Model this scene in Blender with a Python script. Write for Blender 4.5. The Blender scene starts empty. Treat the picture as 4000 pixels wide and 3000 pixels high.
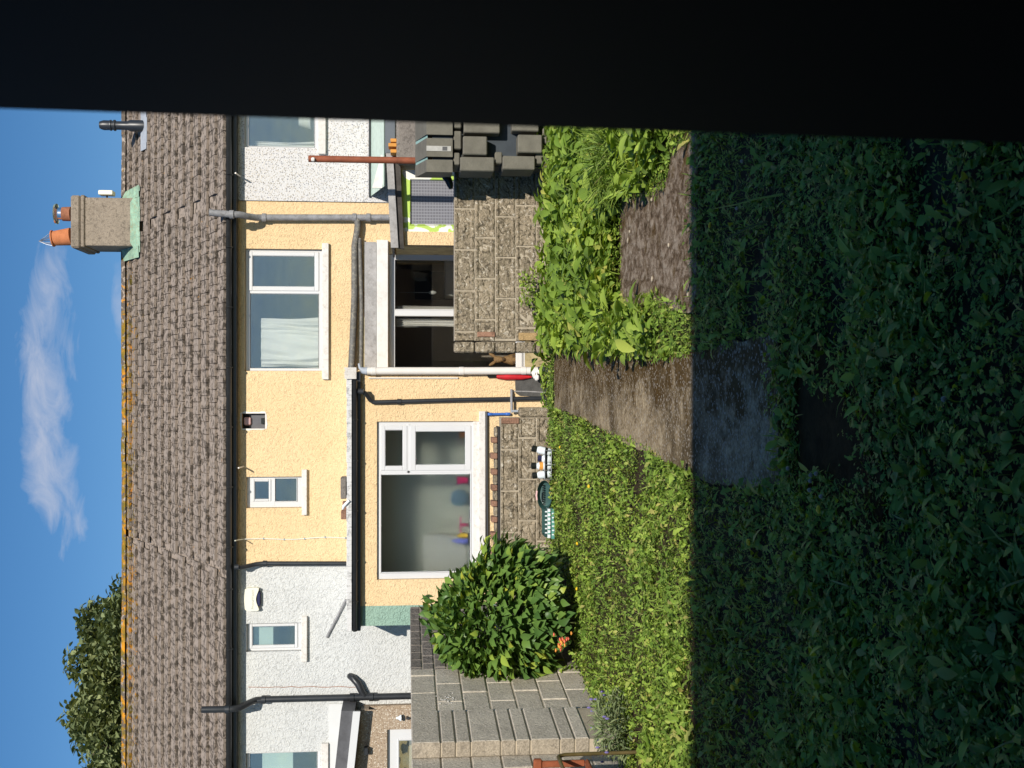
import bpy, bmesh, math, random
import numpy as np
from mathutils import Vector, Matrix
random.seed(7)
rng = np.random.default_rng(7)
R = math.radians
SC = bpy.context.scene
COL = SC.collection

# ------------------------------------------------------------------ camera, sky, sun, exposure
FPX = 4400.0                      # focal length in photo pixels (photo 4000 x 3000, held on its side)
EYE = 1.6
TP = 410.0 / FPX                  # horizon lies 410 px above the centre
PITCH = math.atan(TP); SP, CP = math.sin(PITCH), math.cos(PITCH)

cam_d = bpy.data.cameras.new("camera")
cam_d.sensor_fit = 'HORIZONTAL'; cam_d.sensor_width = 36.0
cam_d.lens = 36.0 * FPX / 4000.0
cam_d.clip_start = 0.02; cam_d.clip_end = 2000
cam_d.dof.use_dof = True; cam_d.dof.focus_distance = 14.0; cam_d.dof.aperture_fstop = 16.0
cam = bpy.data.objects.new("camera", cam_d); COL.objects.link(cam); SC.camera = cam
up_v = Vector((0, SP, CP)); fwd = Vector((0, CP, -SP)); right_v = Vector((1, 0, 0))
m3 = Matrix((-up_v, right_v, -fwd)).transposed()      # picture right = down, picture up = world right
cam.matrix_world = Matrix.Translation((0, 0, EYE)) @ m3.to_4x4()

SUN = Vector((0.29, -1.0, 0.62)).normalized()
world = bpy.data.worlds.new("World"); SC.world = world; world.use_nodes = True
wn, wl = world.node_tree.nodes, world.node_tree.links
wn.clear()
w_out = wn.new('ShaderNodeOutputWorld'); w_bg = wn.new('ShaderNodeBackground')
sky = wn.new('ShaderNodeTexSky'); sky.sky_type = 'NISHITA'; sky.sun_disc = False
sky.sun_elevation = math.asin(SUN.z); sky.sun_rotation = math.atan2(SUN.x, SUN.y)
sky.air_density = 1.0; sky.dust_density = 0.2; sky.ozone_density = 2.2
w_bg.inputs['Strength'].default_value = 0.095
w_hsv = wn.new('ShaderNodeHueSaturation'); w_hsv.inputs['Saturation'].default_value = 1.32; w_hsv.inputs['Hue'].default_value = 0.504
wl.new(sky.outputs[0], w_hsv.inputs['Color'])

def wmath(op, a, b=None, c=None, clamp=False):
    n = wn.new('ShaderNodeMath'); n.operation = op; n.use_clamp = clamp
    for i, v in enumerate((a, b, c)):
        if v is None: continue
        if isinstance(v, (int, float)): n.inputs[i].default_value = v
        else: wl.new(v, n.inputs[i])
    return n.outputs[0]
w_tc = wn.new('ShaderNodeTexCoord'); w_sep = wn.new('ShaderNodeSeparateXYZ')
wl.new(w_tc.outputs['Generated'], w_sep.inputs[0])
yy = wmath('MAXIMUM', w_sep.outputs[1], 0.05)
uu = wmath('DIVIDE', w_sep.outputs[0], yy); ee = wmath('DIVIDE', w_sep.outputs[2], yy)
w_cmb = wn.new('ShaderNodeCombineXYZ')
wl.new(wmath('MULTIPLY', uu, 0.5), w_cmb.inputs[0]); wl.new(ee, w_cmb.inputs[1])
w_no = wn.new('ShaderNodeTexNoise'); w_no.inputs['Scale'].default_value = 30; w_no.inputs['Detail'].default_value = 9
w_no.inputs['Roughness'].default_value = 0.62; w_no.inputs['Distortion'].default_value = 0.9
wl.new(w_cmb.outputs[0], w_no.inputs['Vector'])
nz = wmath('SUBTRACT', w_no.outputs[0], 0.5)
def wcloud(u0, e0, slope, curve, hu, hw, k):
    du = wmath('SUBTRACT', uu, u0)
    ec = wmath('ADD', wmath('ADD', e0, wmath('MULTIPLY', du, slope)), wmath('MULTIPLY', wmath('MULTIPLY', du, du), curve))
    d = wmath('DIVIDE', wmath('ABSOLUTE', wmath('SUBTRACT', ee, ec)), hw)
    l = wmath('DIVIDE', wmath('ABSOLUTE', du), hu)
    l4 = wmath('MULTIPLY', wmath('MULTIPLY', l, l), wmath('MULTIPLY', l, l))
    s = wmath('SUBTRACT', wmath('SUBTRACT', 0.72, wmath('MULTIPLY', wmath('MULTIPLY', d, d), 0.6)), l4)
    s = wmath('ADD', s, wmath('MULTIPLY', nz, 2.9))
    front = wmath('GREATER_THAN', w_sep.outputs[1], 0.06)
    return wmath('MULTIPLY', wmath('MULTIPLY', s, k, clamp=True), front, clamp=True)
c1 = wcloud(-0.012, 0.309, 0.05, -0.8, 0.142, 0.0215, 0.75)
c2 = wcloud(0.076, 0.2475, 0.04, 0, 0.045, 0.0075, 0.5)
cl = wmath('MAXIMUM', c1, c2)
w_mix = wn.new('ShaderNodeMix'); w_mix.data_type = 'RGBA'
wl.new(wmath('MULTIPLY', cl, 0.9), w_mix.inputs[0]); wl.new(w_hsv.outputs[0], w_mix.inputs[6])
w_mix.inputs[7].default_value = (5.6, 6.0, 7.2, 1)
wl.new(w_mix.outputs[2], w_bg.inputs['Color']); wl.new(w_bg.outputs[0], w_out.inputs['Surface'])

sun_d = bpy.data.lights.new("sun", 'SUN'); sun_d.energy = 5.0; sun_d.angle = R(0.53); sun_d.color = (1.0, 0.94, 0.85)
sun = bpy.data.objects.new("sun", sun_d); COL.objects.link(sun)
sun.rotation_euler = (-SUN).to_track_quat('-Z', 'Y').to_euler()
vs = SC.view_settings
vs.view_transform = 'Standard'; vs.look = 'None'; vs.exposure = 0.05; vs.gamma = 1.0; vs.use_curve_mapping = False
SC.cycles.max_bounces = 6; SC.cycles.diffuse_bounces = 3; SC.cycles.transparent_max_bounces = 10

# ------------------------------------------------------------------ where a pixel of the photo lies on a plane of the place
def P(x, y, Y):
    a = (1500 - y) / FPX; b = (2000 - x) / FPX
    t = Y / (CP + b * SP)
    return Vector((a * t, Y, EYE + (-SP + b * CP) * t))
def PX(y, Y, x=1590): return P(x, y, Y).x
def PZ(x, Y): return P(x, 1500, Y).z
def G(x, y, z=0.0):
    a = (1500 - y) / FPX; b = (2000 - x) / FPX
    dz = -SP + b * CP; t = (z - EYE) / dz
    return Vector((a * t, (CP + b * SP) * t, z))

# ------------------------------------------------------------------ mesh builder
class MB:
    def __init__(s): s.v = []; s.f = []
    def add(s, vs_, fs): n = len(s.v); s.v += [tuple(v) for v in vs_]; s.f += [tuple(i + n for i in f) for f in fs]; return s
    def quad(s, a, b, c, d): return s.add([a, b, c, d], [(0, 1, 2, 3)])
    def box(s, a, b, bev=0.0):
        x0, y0, z0 = (min(a[i], b[i]) for i in range(3)); x1, y1, z1 = (max(a[i], b[i]) for i in range(3))
        bev = min(bev, (x1 - x0) * .45, (y1 - y0) * .45, (z1 - z0) * .45)
        if bev <= 0:
            return s.add([(x0,y0,z0),(x1,y0,z0),(x1,y1,z0),(x0,y1,z0),(x0,y0,z1),(x1,y0,z1),(x1,y1,z1),(x0,y1,z1)],
                         [(0,3,2,1),(4,5,6,7),(0,1,5,4),(1,2,6,5),(2,3,7,6),(3,0,4,7)])
        lo, hi = (x0, y0, z0), (x1, y1, z1); idx = {}; vv = []
        for sx in (0,1):
            for sy in (0,1):
                for sz in (0,1):
                    for ax in range(3):
                        sg = (sx, sy, sz)
                        p = [(hi[i]-bev if sg[i] else lo[i]+bev) for i in range(3)]
                        p[ax] = hi[ax] if sg[ax] else lo[ax]
                        idx[(sg, ax)] = len(vv); vv.append(tuple(p))
        fs = []
        def sg(ax, s0, o1, v1, o2, v2): t = [0,0,0]; t[ax] = s0; t[o1] = v1; t[o2] = v2; return tuple(t)
        for ax in range(3):
            o1, o2 = (ax+1) % 3, (ax+2) % 3
            for s0 in (0,1):
                q = [idx[(sg(ax,s0,o1,a_,o2,b_), ax)] for a_, b_ in ((0,0),(1,0),(1,1),(0,1))]
                fs.append(tuple(q if s0 else q[::-1]))
            for a_ in (0,1):
                for b_ in (0,1):      # edge along ax between faces o1,o2
                    p0, p1 = sg(ax,0,o1,a_,o2,b_), sg(ax,1,o1,a_,o2,b_)
                    q = [idx[(p0,o1)], idx[(p1,o1)], idx[(p1,o2)], idx[(p0,o2)]]
                    fs.append(tuple(q if (a_ ^ b_) else q[::-1]))
        for sx in (0,1):
            for sy in (0,1):
                for sz in (0,1):
                    q = [idx[((sx,sy,sz),i)] for i in range(3)]
                    fs.append(tuple(q if (sx+sy+sz) % 2 else q[::-1]))
        return s.add(vv, fs)
    def tube(s, pts, r, n=10, cap=True):
        pts = [Vector(p) for p in pts]; rs = r if isinstance(r, (list, tuple)) else [r]*len(pts)
        base = len(s.v); prev = None
        for i, p in enumerate(pts):
            t = (pts[min(i+1, len(pts)-1)] - pts[max(i-1, 0)]).normalized()
            if prev is None:
                a = Vector((0,0,1)) if abs(t.z) < .9 else Vector((1,0,0)); u = t.cross(a).normalized()
            else: u = (prev - t * prev.dot(t)).normalized()
            prev = u; w = t.cross(u)
            for k in range(n):
                an = 2*math.pi*k/n; s.v.append(tuple(p + (u*math.cos(an) + w*math.sin(an))*rs[i]))
        for i in range(len(pts)-1):
            for k in range(n):
                a = base+i*n+k; b = base+i*n+(k+1) % n; s.f.append((a, b, b+n, a+n))
        if cap:
            s.f.append(tuple(base+k for k in range(n))[::-1]); e = base+(len(pts)-1)*n
            s.f.append(tuple(e+k for k in range(n)))
        return s
    def lathe(s, c, prof, n=18, capb=True, capt=True):      # prof: (radius, height)
        base = len(s.v)
        for r_, h in prof:
            for k in range(n):
                an = 2*math.pi*k/n; s.v.append((c[0]+r_*math.cos(an), c[1]+r_*math.sin(an), c[2]+h))
        for i in range(len(prof)-1):
            for k in range(n):
                a = base+i*n+k; b = base+i*n+(k+1) % n; s.f.append((a, b, b+n, a+n))
        if capb: s.f.append(tuple(base+k for k in range(n))[::-1])
        if capt: e = base+(len(prof)-1)*n; s.f.append(tuple(e+k for k in range(n)))
        return s
    def prism(s, poly, y0, y1):       # poly in (x,z), counter-clockwise seen from -y
        n = len(poly)
        vv = [(p[0], y0, p[1]) for p in poly] + [(p[0], y1, p[1]) for p in poly]
        fs = [tuple(range(n)), tuple(range(n, 2*n))[::-1]] + [((i+1) % n, i, i+n, (i+1) % n+n) for i in range(n)]
        return s.add(vv, fs)
    def slab(s, poly, z0, z1):        # poly in (x,y)
        n = len(poly)
        vv = [(p[0], p[1], z0) for p in poly] + [(p[0], p[1], z1) for p in poly]
        fs = [tuple(range(n))[::-1], tuple(range(n, 2*n))] + [(i, (i+1) % n, (i+1) % n+n, i+n) for i in range(n)]
        return s.add(vv, fs)

def mesh_of(name, mb, mat, smooth=False):
    me = bpy.data.meshes.new(name); me.from_pydata([tuple(v) for v in mb.v], [], mb.f)
    if mat: me.materials.append(mat)
    if smooth:
        me.polygons.foreach_set('use_smooth', [True]*len(me.polygons))
        try: me.set_sharp_from_angle(angle=R(40))
        except Exception: pass
    me.update(); return me
OFF = {}
def put(name, mb, mat, parent=None, smooth=False, label=None):
    """one mesh object; coordinates are the place's, shifted to the thing's base"""
    off = OFF.get(parent.name, Vector((0,0,0))) if parent else Vector((0,0,0))
    if off.length: mb.v = [(v[0]-off.x, v[1]-off.y, v[2]-off.z) for v in mb.v]
    o = bpy.data.objects.new(name, mesh_of(name, mb, mat, smooth)); COL.objects.link(o)
    if parent: o.parent = parent; OFF[o.name] = off
    if label: o['label'] = label
    return o
def tag(o, label=None, cat=None, group=None, kind=None):
    if label: o['label'] = label
    if cat: o['category'] = cat
    if group: o['group'] = group
    if kind: o['kind'] = kind
    return o
def thing(name, label, cat, loc=(0,0,0), rz=0, group=None, local=False):
    o = bpy.data.objects.new(name, None); COL.objects.link(o); o.empty_display_size = .1
    o.location = loc; o.rotation_euler = (0, 0, rz); OFF[o.name] = Vector((0,0,0)) if local else Vector(loc)
    return tag(o, label, cat, group)
def single(name, mb, mat, label, cat, loc=None, smooth=False, group=None):
    """a thing that is one mesh, with its origin at its base"""
    if loc is None:
        a = np.array(mb.v); loc = ((a[:,0].min()+a[:,0].max())/2, (a[:,1].min()+a[:,1].max())/2, a[:,2].min())
    mb.v = [(v[0]-loc[0], v[1]-loc[1], v[2]-loc[2]) for v in mb.v]
    o = bpy.data.objects.new(name, mesh_of(name, mb, mat, smooth)); COL.objects.link(o); o.location = loc
    return tag(o, label, cat, group)
def struct(name, mb, mat): return tag(put(name, mb, mat), kind='structure')
def link_copy(name, me, parent, mw):
    o = bpy.data.objects.new(name, me); COL.objects.link(o); o.parent = parent; o.matrix_local = mw; return o

# ------------------------------------------------------------------ materials
def nodes(name):
    m = bpy.data.materials.new(name); m.use_nodes = True
    nt = m.node_tree; return m, nt.nodes, nt.links, nt.nodes['Principled BSDF']
def col4(c): return (c[0], c[1], c[2], 1)
def tex_coord(N, L, space, scale=(1,1,1)):
    if space == 'world': src = N.new('ShaderNodeNewGeometry').outputs['Position']
    else: src = N.new('ShaderNodeTexCoord').outputs['Object']
    mp = N.new('ShaderNodeMapping'); mp.inputs['Scale'].default_value = scale; L.new(src, mp.inputs[0]); return mp.outputs[0]
def noise(N, L, vec, scale, detail=4, rough=.6, dist=0):
    n = N.new('ShaderNodeTexNoise'); n.inputs['Scale'].default_value = scale; n.inputs['Detail'].default_value = detail
    n.inputs['Roughness'].default_value = rough; n.inputs['Distortion'].default_value = dist; L.new(vec, n.inputs['Vector']); return n.outputs[0]
def ramp(N, L, fac, stops, interp='LINEAR'):
    r = N.new('ShaderNodeValToRGB'); r.color_ramp.interpolation = interp
    e = r.color_ramp.elements
    while len(e) < len(stops): e.new(.5)
    for i, (p, c) in enumerate(stops):
        e[i].position = p; e[i].color = col4(c) if not isinstance(c, (int, float)) else (c, c, c, 1)
    L.new(fac, r.inputs[0]); return r.outputs[0]
def mix(N, L, fac, a, b, mode='MIX'):
    m = N.new('ShaderNodeMix'); m.data_type = 'RGBA'; m.blend_type = mode
    for i, v in ((0, fac), (6, a), (7, b)):
        if isinstance(v, (int, float)): m.inputs[i].default_value = v
        elif isinstance(v, tuple): m.inputs[i].default_value = col4(v)
        else: L.new(v, m.inputs[i])
    return m.outputs[2]
def bump(N, L, bsdf, h, strength, dist, prev=None):
    b = N.new('ShaderNodeBump'); b.inputs['Strength'].default_value = strength; b.inputs['Distance'].default_value = dist
    L.new(h, b.inputs['Height'])
    if prev is not None: L.new(prev, b.inputs['Normal'])
    L.new(b.outputs[0], bsdf.inputs['Normal']); return b.outputs[0]
def voro(N, L, vec, scale, feature='F1', rand=1.0):
    v = N.new('ShaderNodeTexVoronoi'); v.feature = feature; v.inputs['Scale'].default_value = scale
    v.inputs['Randomness'].default_value = rand; L.new(vec, v.inputs['Vector']); return v
def island(N): return N.new('ShaderNodeNewGeometry').outputs['Random Per Island']

def plain(name, c, rough=.5, var=.12, scale=6, spec=.4, bmp=0, bscale=60, metal=0, dirt=None, dirt_amt=.5):
    m, N, L, B = nodes(name); B.inputs['Roughness'].default_value = rough; B.inputs['Specular IOR Level'].default_value = spec
    B.inputs['Metallic'].default_value = metal
    v = tex_coord(N, L, 'world')
    n = noise(N, L, v, scale, 5, .65)
    c0 = tuple(x*(1-var) for x in c); c1 = tuple(min(1, x*(1+var)) for x in c)
    out = ramp(N, L, n, [(.3, c0), (.7, c1)])
    if dirt:
        d = noise(N, L, v, scale*2.3, 8, .75, .4)
        out = mix(N, L, ramp(N, L, d, [(.5, 0), (.68, dirt_amt)]), out, dirt)
    L.new(out, B.inputs['Base Color'])
    if bmp: bump(N, L, B, noise(N, L, v, bscale, 4), bmp, .01)
    return m

def render_mat(name, c, c2, strength=.8, scale=26, streak=(.3,.24,.15), stamt=.25):
    m, N, L, B = nodes(name); B.inputs['Roughness'].default_value = .92; B.inputs['Specular IOR Level'].default_value = .12
    v = tex_coord(N, L, 'world')
    n1 = noise(N, L, v, scale, 3, .5, 1.6); n2 = noise(N, L, v, scale*2.6, 3, .6, .6)
    h = N.new('ShaderNodeMath'); h.operation = 'MULTIPLY_ADD'; L.new(n2, h.inputs[0]); h.inputs[1].default_value = .4; L.new(n1, h.inputs[2])
    big = noise(N, L, v, .9, 5, .6)
    c_ = ramp(N, L, big, [(.3, c2), (.65, c)])
    pits = ramp(N, L, n1, [(.36, .82), (.46, 1.0)])
    c_ = mix(N, L, 1.0, c_, pits, 'MULTIPLY')
    vs_ = tex_coord(N, L, 'world', (5, 5, .35)); st = noise(N, L, vs_, 2.0, 6, .7)
    c_ = mix(N, L, ramp(N, L, st, [(.56, 0), (.8, stamt)]), c_, streak)
    L.new(c_, B.inputs['Base Color']); bump(N, L, B, h.outputs[0], strength, .034); return m

M = {}
M['yellow'] = render_mat('yellow_roughcast', (.81,.60,.345), (.75,.545,.30), .7, 20, (.36,.27,.16), .4)
M['white_render'] = render_mat('white_roughcast', (.63,.635,.61), (.58,.585,.565), .75, 18, (.35,.33,.3), .22)
M['teal_render'] = render_mat('teal_roughcast', (.31,.45,.36), (.26,.39,.31), .85, 18)
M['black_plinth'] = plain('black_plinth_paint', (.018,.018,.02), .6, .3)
M['smooth_white'] = plain('smooth_white_render', (.64,.64,.62), .8, .05, 2)

def pebble(name, base, cols, thr, scale):
    m, N, L, B = nodes(name); B.inputs['Roughness'].default_value = .9; B.inputs['Specular IOR Level'].default_value = .15
    v = tex_coord(N, L, 'world'); vo = voro(N, L, v, scale)
    sep = N.new('ShaderNodeSeparateColor'); L.new(vo.outputs['Color'], sep.inputs[0])
    chip = ramp(N, L, sep.outputs[0], [(0, cols[0]), (.4, cols[1]), (.75, cols[2]), (1, cols[3])], 'CONSTANT')
    sel = ramp(N, L, sep.outputs[1], [(thr-.01, 0), (thr, 1)])
    near = ramp(N, L, vo.outputs['Distance'], [(.30, 1), (.45, 0)])
    f = mix(N, L, 1.0, sel, near, 'MULTIPLY')
    L.new(mix(N, L, f, base, chip), B.inputs['Base Color'])
    inv = N.new('ShaderNodeMath'); inv.operation = 'SUBTRACT'; inv.inputs[0].default_value = 1; L.new(vo.outputs['Distance'], inv.inputs[1])
    bump(N, L, B, inv.outputs[0], .6, .012); return m
M['dash_white'] = pebble('white_pebbledash', (.62,.605,.59), [(.30,.26,.2), (.55,.5,.42), (.2,.2,.22), (.62,.6,.58)], .55, 48)
M['dash_brown'] = pebble('brown_pebbledash', (.36,.28,.2), [(.62,.55,.45), (.22,.15,.1), (.45,.34,.24), (.72,.68,.6)], .1, 46)

def tile_mat():
    m, N, L, B = nodes('concrete_roof_tile'); B.inputs['Roughness'].default_value = .95; B.inputs['Specular IOR Level'].default_value = .1
    v = tex_coord(N, L, 'world'); r = island(N)
    base = ramp(N, L, r, [(0, (.23,.185,.15)), (.5, (.32,.26,.21)), (1, (.40,.33,.27))])
    fine = noise(N, L, v, 60, 3, .6); base = mix(N, L, .2, base, ramp(N, L, fine, [(.3, (.12,.10,.09)), (.7, (.42,.37,.33))]))
    # black algae patches
    a = noise(N, L, v, 11, 5, .62, .6)
    ra = N.new('ShaderNodeMath'); ra.operation = 'MULTIPLY_ADD'; L.new(r, ra.inputs[0]); ra.inputs[1].default_value = .2; L.new(a, ra.inputs[2])
    base = mix(N, L, ramp(N, L, ra.outputs[0], [(.605, 0), (.67, .8)]), base, (.058,.048,.038))
    w = noise(N, L, v, 19, 4, .6, .3); base = mix(N, L, ramp(N, L, w, [(.66, 0), (.71, .55)]), base, (.52,.5,.45))
    # orange lichen, thick along the ridge
    sep = N.new('ShaderNodeSeparateXYZ'); g = N.new('ShaderNodeNewGeometry'); L.new(g.outputs['Position'], sep.inputs[0])
    mr = N.new('ShaderNodeMapRange'); L.new(sep.outputs[2], mr.inputs[0])
    mr.inputs[1].default_value = RZ - .55; mr.inputs[2].default_value = RZ - .05; mr.inputs[3].default_value = 0; mr.inputs[4].default_value = .2
    mx = N.new('ShaderNodeMapRange'); L.new(sep.outputs[0], mx.inputs[0])
    mx.inputs[1].default_value = 3.2; mx.inputs[2].default_value = 1.0; mx.inputs[3].default_value = .1; mx.inputs[4].default_value = 1
    pr = N.new('ShaderNodeMath'); pr.operation = 'MULTIPLY'; L.new(mr.outputs[0], pr.inputs[0]); L.new(mx.outputs[0], pr.inputs[1])
    ln = noise(N, L, v, 9, 6, .65, .5); ad = N.new('ShaderNodeMath'); ad.operation = 'ADD'; L.new(ln, ad.inputs[0]); L.new(pr.outputs[0], ad.inputs[1])
    ln2 = noise(N, L, v, 5, 5, .6)
    lc = ramp(N, L, ln2, [(.38, (.15,.12,.02)), (.52, (.30,.17,.02)), (.62, (.62,.26,.02))])
    base = mix(N, L, ramp(N, L, ad.outputs[0], [(.66, 0), (.71, .95)]), base, lc)
    L.new(base, B.inputs['Base Color']); bump(N, L, B, fine, .2, .008); return m

def block_mat(name, c, spots, bm=.7, relief=9, sp_thr=.66, dk=.72, mott=.5):
    m, N, L, B = nodes(name); B.inputs['Roughness'].default_value = .95; B.inputs['Specular IOR Level'].default_value = .1
    v = tex_coord(N, L, 'world')
    oi = N.new('ShaderNodeObjectInfo')
    n1 = noise(N, L, v, 3.2, 6, .7); n2 = noise(N, L, v, 70, 3, .6); n3 = noise(N, L, v, relief, 5, .6, 1.2)
    base = ramp(N, L, n1, [(.3, tuple(x*dk for x in c)), (.7, tuple(min(1, x*1.3) for x in c))])
    rv = ramp(N, L, oi.outputs['Random'], [(0, .82), (1, 1.12)])
    base = mix(N, L, 1.0, base, rv, 'MULTIPLY')
    base = mix(N, L, .42, base, ramp(N, L, n2, [(.3, tuple(x*.4 for x in c)), (.7, tuple(min(1, x*1.6) for x in c))]))
    s = noise(N, L, v, 26, 5, .62, .4)
    base = mix(N, L, ramp(N, L, s, [(sp_thr, 0), (sp_thr+.06, .75)]), base, spots)
    d = noise(N, L, v, 17, 5, .65, .8)
    base = mix(N, L, ramp(N, L, d, [(.52, 0), (.63, mott)]), base, tuple(x*.28 for x in c))
    L.new(base, B.inputs['Base Color'])
    p = bump(N, L, B, n3, bm, .05); bump(N, L, B, n2, .5, .012, p); return m
M['carved'] = block_mat('weathered_cast_stone', (.345,.285,.20), (.66,.60,.49), 1.0, 17, .575, .6, .85)
M['block'] = block_mat('grey_concrete_block', (.52,.465,.38), (.55,.52,.47), .2, 20, .74, .8, .25)
M['block_brown'] = block_mat('brown_concrete_block', (.36,.31,.24), (.6,.55,.45), .3, 20, .7, .75, .4)
M['block_dark'] = block_mat('dark_shaded_concrete_block', (.22,.195,.17), (.4,.37,.33), .35, 18, .72)  # dark grey; also carries painted shade on far wall run and yard wall
M['mortar'] = plain('sandy_mortar', (.44,.375,.28), .95, .2, 8, .1, .4, 90)
M['mortar_grey'] = plain('grey_mortar', (.40,.345,.26), .95, .25, 8, .1, .4, 90)
M['brick'] = block_mat('old_red_brick', (.30,.17,.115), (.5,.42,.34), .3, 22, .7)
M['tan_brick'] = block_mat('tan_brick', (.42,.29,.14), (.5,.42,.3), .3, 22, .72)
M['chimney'] = block_mat('weathered_chimney_render', (.27,.225,.175), (.4,.34,.2), .15, 8, .7)

def concrete_path():
    m, N, L, B = nodes('weathered_concrete_path'); B.inputs['Roughness'].default_value = .96; B.inputs['Specular IOR Level'].default_value = .08
    v = tex_coord(N, L, 'world')
    big = noise(N, L, v, 1.1, 6, .68, .3); mid = noise(N, L, v, 6, 6, .7, .4); fin = noise(N, L, v, 110, 3, .6)
    sx = tex_coord(N, L, 'world', (1, .8, 1)); brush = noise(N, L, sx, 14, 8, .85)
    base = ramp(N, L, brush, [(.34, (.165,.118,.066)), (.5, (.32,.245,.148)), (.66, (.50,.40,.255))])
    base = mix(N, L, ramp(N, L, big, [(.44, 0), (.6, .88)]), base, (.07,.048,.024))
    # brown moss creeping in from the planted edge
    sep = N.new('ShaderNodeSeparateXYZ'); L.new(v, sep.inputs[0])
    mr = N.new('ShaderNodeMapRange'); L.new(sep.outputs[0], mr.inputs[0])
    mr.inputs[1].default_value = -.55; mr.inputs[2].default_value = .12; mr.inputs[3].default_value = -.16; mr.inputs[4].default_value = .17
    ad = N.new('ShaderNodeMath'); ad.operation = 'ADD'; L.new(mid, ad.inputs[0]); L.new(mr.outputs[0], ad.inputs[1])
    base = mix(N, L, ramp(N, L, ad.outputs[0], [(.52, 0), (.66, .9)]), base, (.075,.043,.012))
    base = mix(N, L, .45, base, mix(N, L, 1.0, base, ramp(N, L, noise(N, L, v, 55, 4, .7), [(.34, .25), (.62, 1.7)]), 'MULTIPLY')); chips = voro(N, L, v, 90); sep2 = N.new('ShaderNodeSeparateColor'); L.new(chips.outputs['Color'], sep2.inputs[0])
    base = mix(N, L, ramp(N, L, sep2.outputs[0], [(.88, 0), (.89, .75)]), base, (.42,.37,.3))
    L.new(base, B.inputs['Base Color']); p = bump(N, L, B, mid, .5, .03); bump(N, L, B, fin, .6, .008, p); return m
M['path'] = concrete_path()
def slab_mat():
    m, N, L, B = nodes('flaking_mossy_concrete'); B.inputs['Roughness'].default_value = .96; B.inputs['Specular IOR Level'].default_value = .08
    v = tex_coord(N, L, 'world', (1.3, .8, 1)); n = noise(N, L, v, 12, 7, .76, .4); w = tex_coord(N, L, 'world')
    base = ramp(N, L, n, [(.34, (.05,.032,.016)), (.46, (.16,.11,.07)), (.55, (.32,.25,.18)), (.7, (.48,.40,.31))])
    moss = noise(N, L, w, 5, 5, .65); base = mix(N, L, ramp(N, L, moss, [(.55, 0), (.66, .7)]), base, (.10,.055,.01))
    L.new(base, B.inputs['Base Color']); bump(N, L, B, n, .9, .03); return m
M['slab'] = slab_mat()
M['slab_dark'] = plain('dark_mossy_concrete', (.06,.034,.014), .95, .5, 6, .08, .8, 30, 0, (.03,.016,.005), .8)  # brown-black moss, its colour lowered further to deepen the shade there
M['soil'] = plain('dark_garden_soil', (.05,.036,.022), .95, .4, 9, .1, .8, 40)
M['yard'] = plain('yard_concrete', (.16,.145,.125), .9, .2, 3, .15)
M['ground'] = plain('far_ground', (.10,.11,.06), .95, .3, .3, .1)

M['upvc'] = plain('white_upvc', (.62,.62,.615), .28, .02, 2, .5)
M['sill'] = plain('peeling_white_sill', (.68,.65,.60), .75, .08, 6, .2, .3, 50, 0, (.36,.30,.23), .55)
M['black_pvc'] = plain('black_pvc', (.022,.024,.027), .38, .25, 5, .5)
M['grey_iron'] = plain('painted_cast_iron', (.24,.24,.245), .55, .25, 8, .4, .35, 40, 0, (.10,.085,.07), .7)
M['dark_iron'] = plain('weathered_dark_pipe', (.13,.125,.115), .6, .35, 10, .35, .5, 45, 0, (.42,.38,.28), .7)
M['white_pvc'] = plain('aged_white_pvc', (.74,.69,.62), .4, .05, 4, .4)
M['dark_pvc'] = plain('charcoal_pvc', (.05,.052,.055), .45, .2, 5, .4)
M['felt'] = plain('whitened_roof_felt', (.62,.61,.59), .8, .1, 4, .2, .3, 30, 0, (.08,.075,.07), .85)
M['grey_wood'] = plain('weathered_grey_board', (.36,.345,.33), .85, .2, 6, .15, .4, 60, 0, (.16,.14,.12), .55)
M['dark_wood'] = plain('dark_old_board', (.07,.062,.055), .85, .35, 7, .15, .4, 50)
M['white_board'] = plain('white_painted_board', (.70,.67,.62), .6, .06, 4, .3, .1, 40, 0, (.45,.4,.34), .4)
M['cream_cable'] = plain('cream_cable', (.66,.66,.56), .5, .08)
M['terracotta'] = plain('terracotta', (.50,.18,.075), .8, .15, 10, .2)
M['terracotta_dull'] = plain('sooty_terracotta', (.30,.125,.07), .8, .3, 14, .2)
M['chrome'] = plain('bright_steel', (.72,.72,.72), .18, .05, 5, .5, 0, 0, 1)
M['wire'] = plain('galvanised_wire', (.32,.33,.35), .4, .1, 5, .5, 0, 0, .7)
M['verdigris'] = plain('verdigris_copper', (.27,.42,.31), .7, .3, 9, .3, .4, 30, 0, (.34,.2,.08), .6)
M['lead'] = plain('grey_lead_flashing', (.36,.39,.43), .6, .15, 6, .4, .4, 25)
M['rust_post'] = plain('red_oxide_steel', (.25,.075,.035), .65, .25, 9, .3, .2, 60)
M['off_white'] = plain('cream_plastic', (.80,.77,.62), .4, .02, 2, .4)
M['navy'] = plain('navy_plastic', (.015,.016,.06), .4, .1)
M['ink'] = plain('faded_grey_print', (.36,.37,.34), .6, .02)
M['grey_plate'] = plain('dark_grey_plate', (.10,.10,.11), .5, .15, 12, .4)
M['pink'] = plain('pink_foam', (.72,.46,.44), .7, .05)
M['plaster'] = plain('broken_white_plaster', (.78,.74,.68), .85, .08, 20, .15, .3, 80)
M['blue_pipe'] = plain('blue_water_pipe', (.035,.13,.45), .4, .15, 8)
M['pallet'] = plain('grey_green_shaded_timber', (.15,.14,.112), .8, .18, 7, .2, .35, 60)  # shade on the stack is put into this dark base colour
M['pallet_lit_edge'] = plain('pale_teal_lit_edge', (.27,.42,.38), .7, .15, 8, .2)  # sunlit top edges of the stack, put into a pale teal colour
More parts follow.
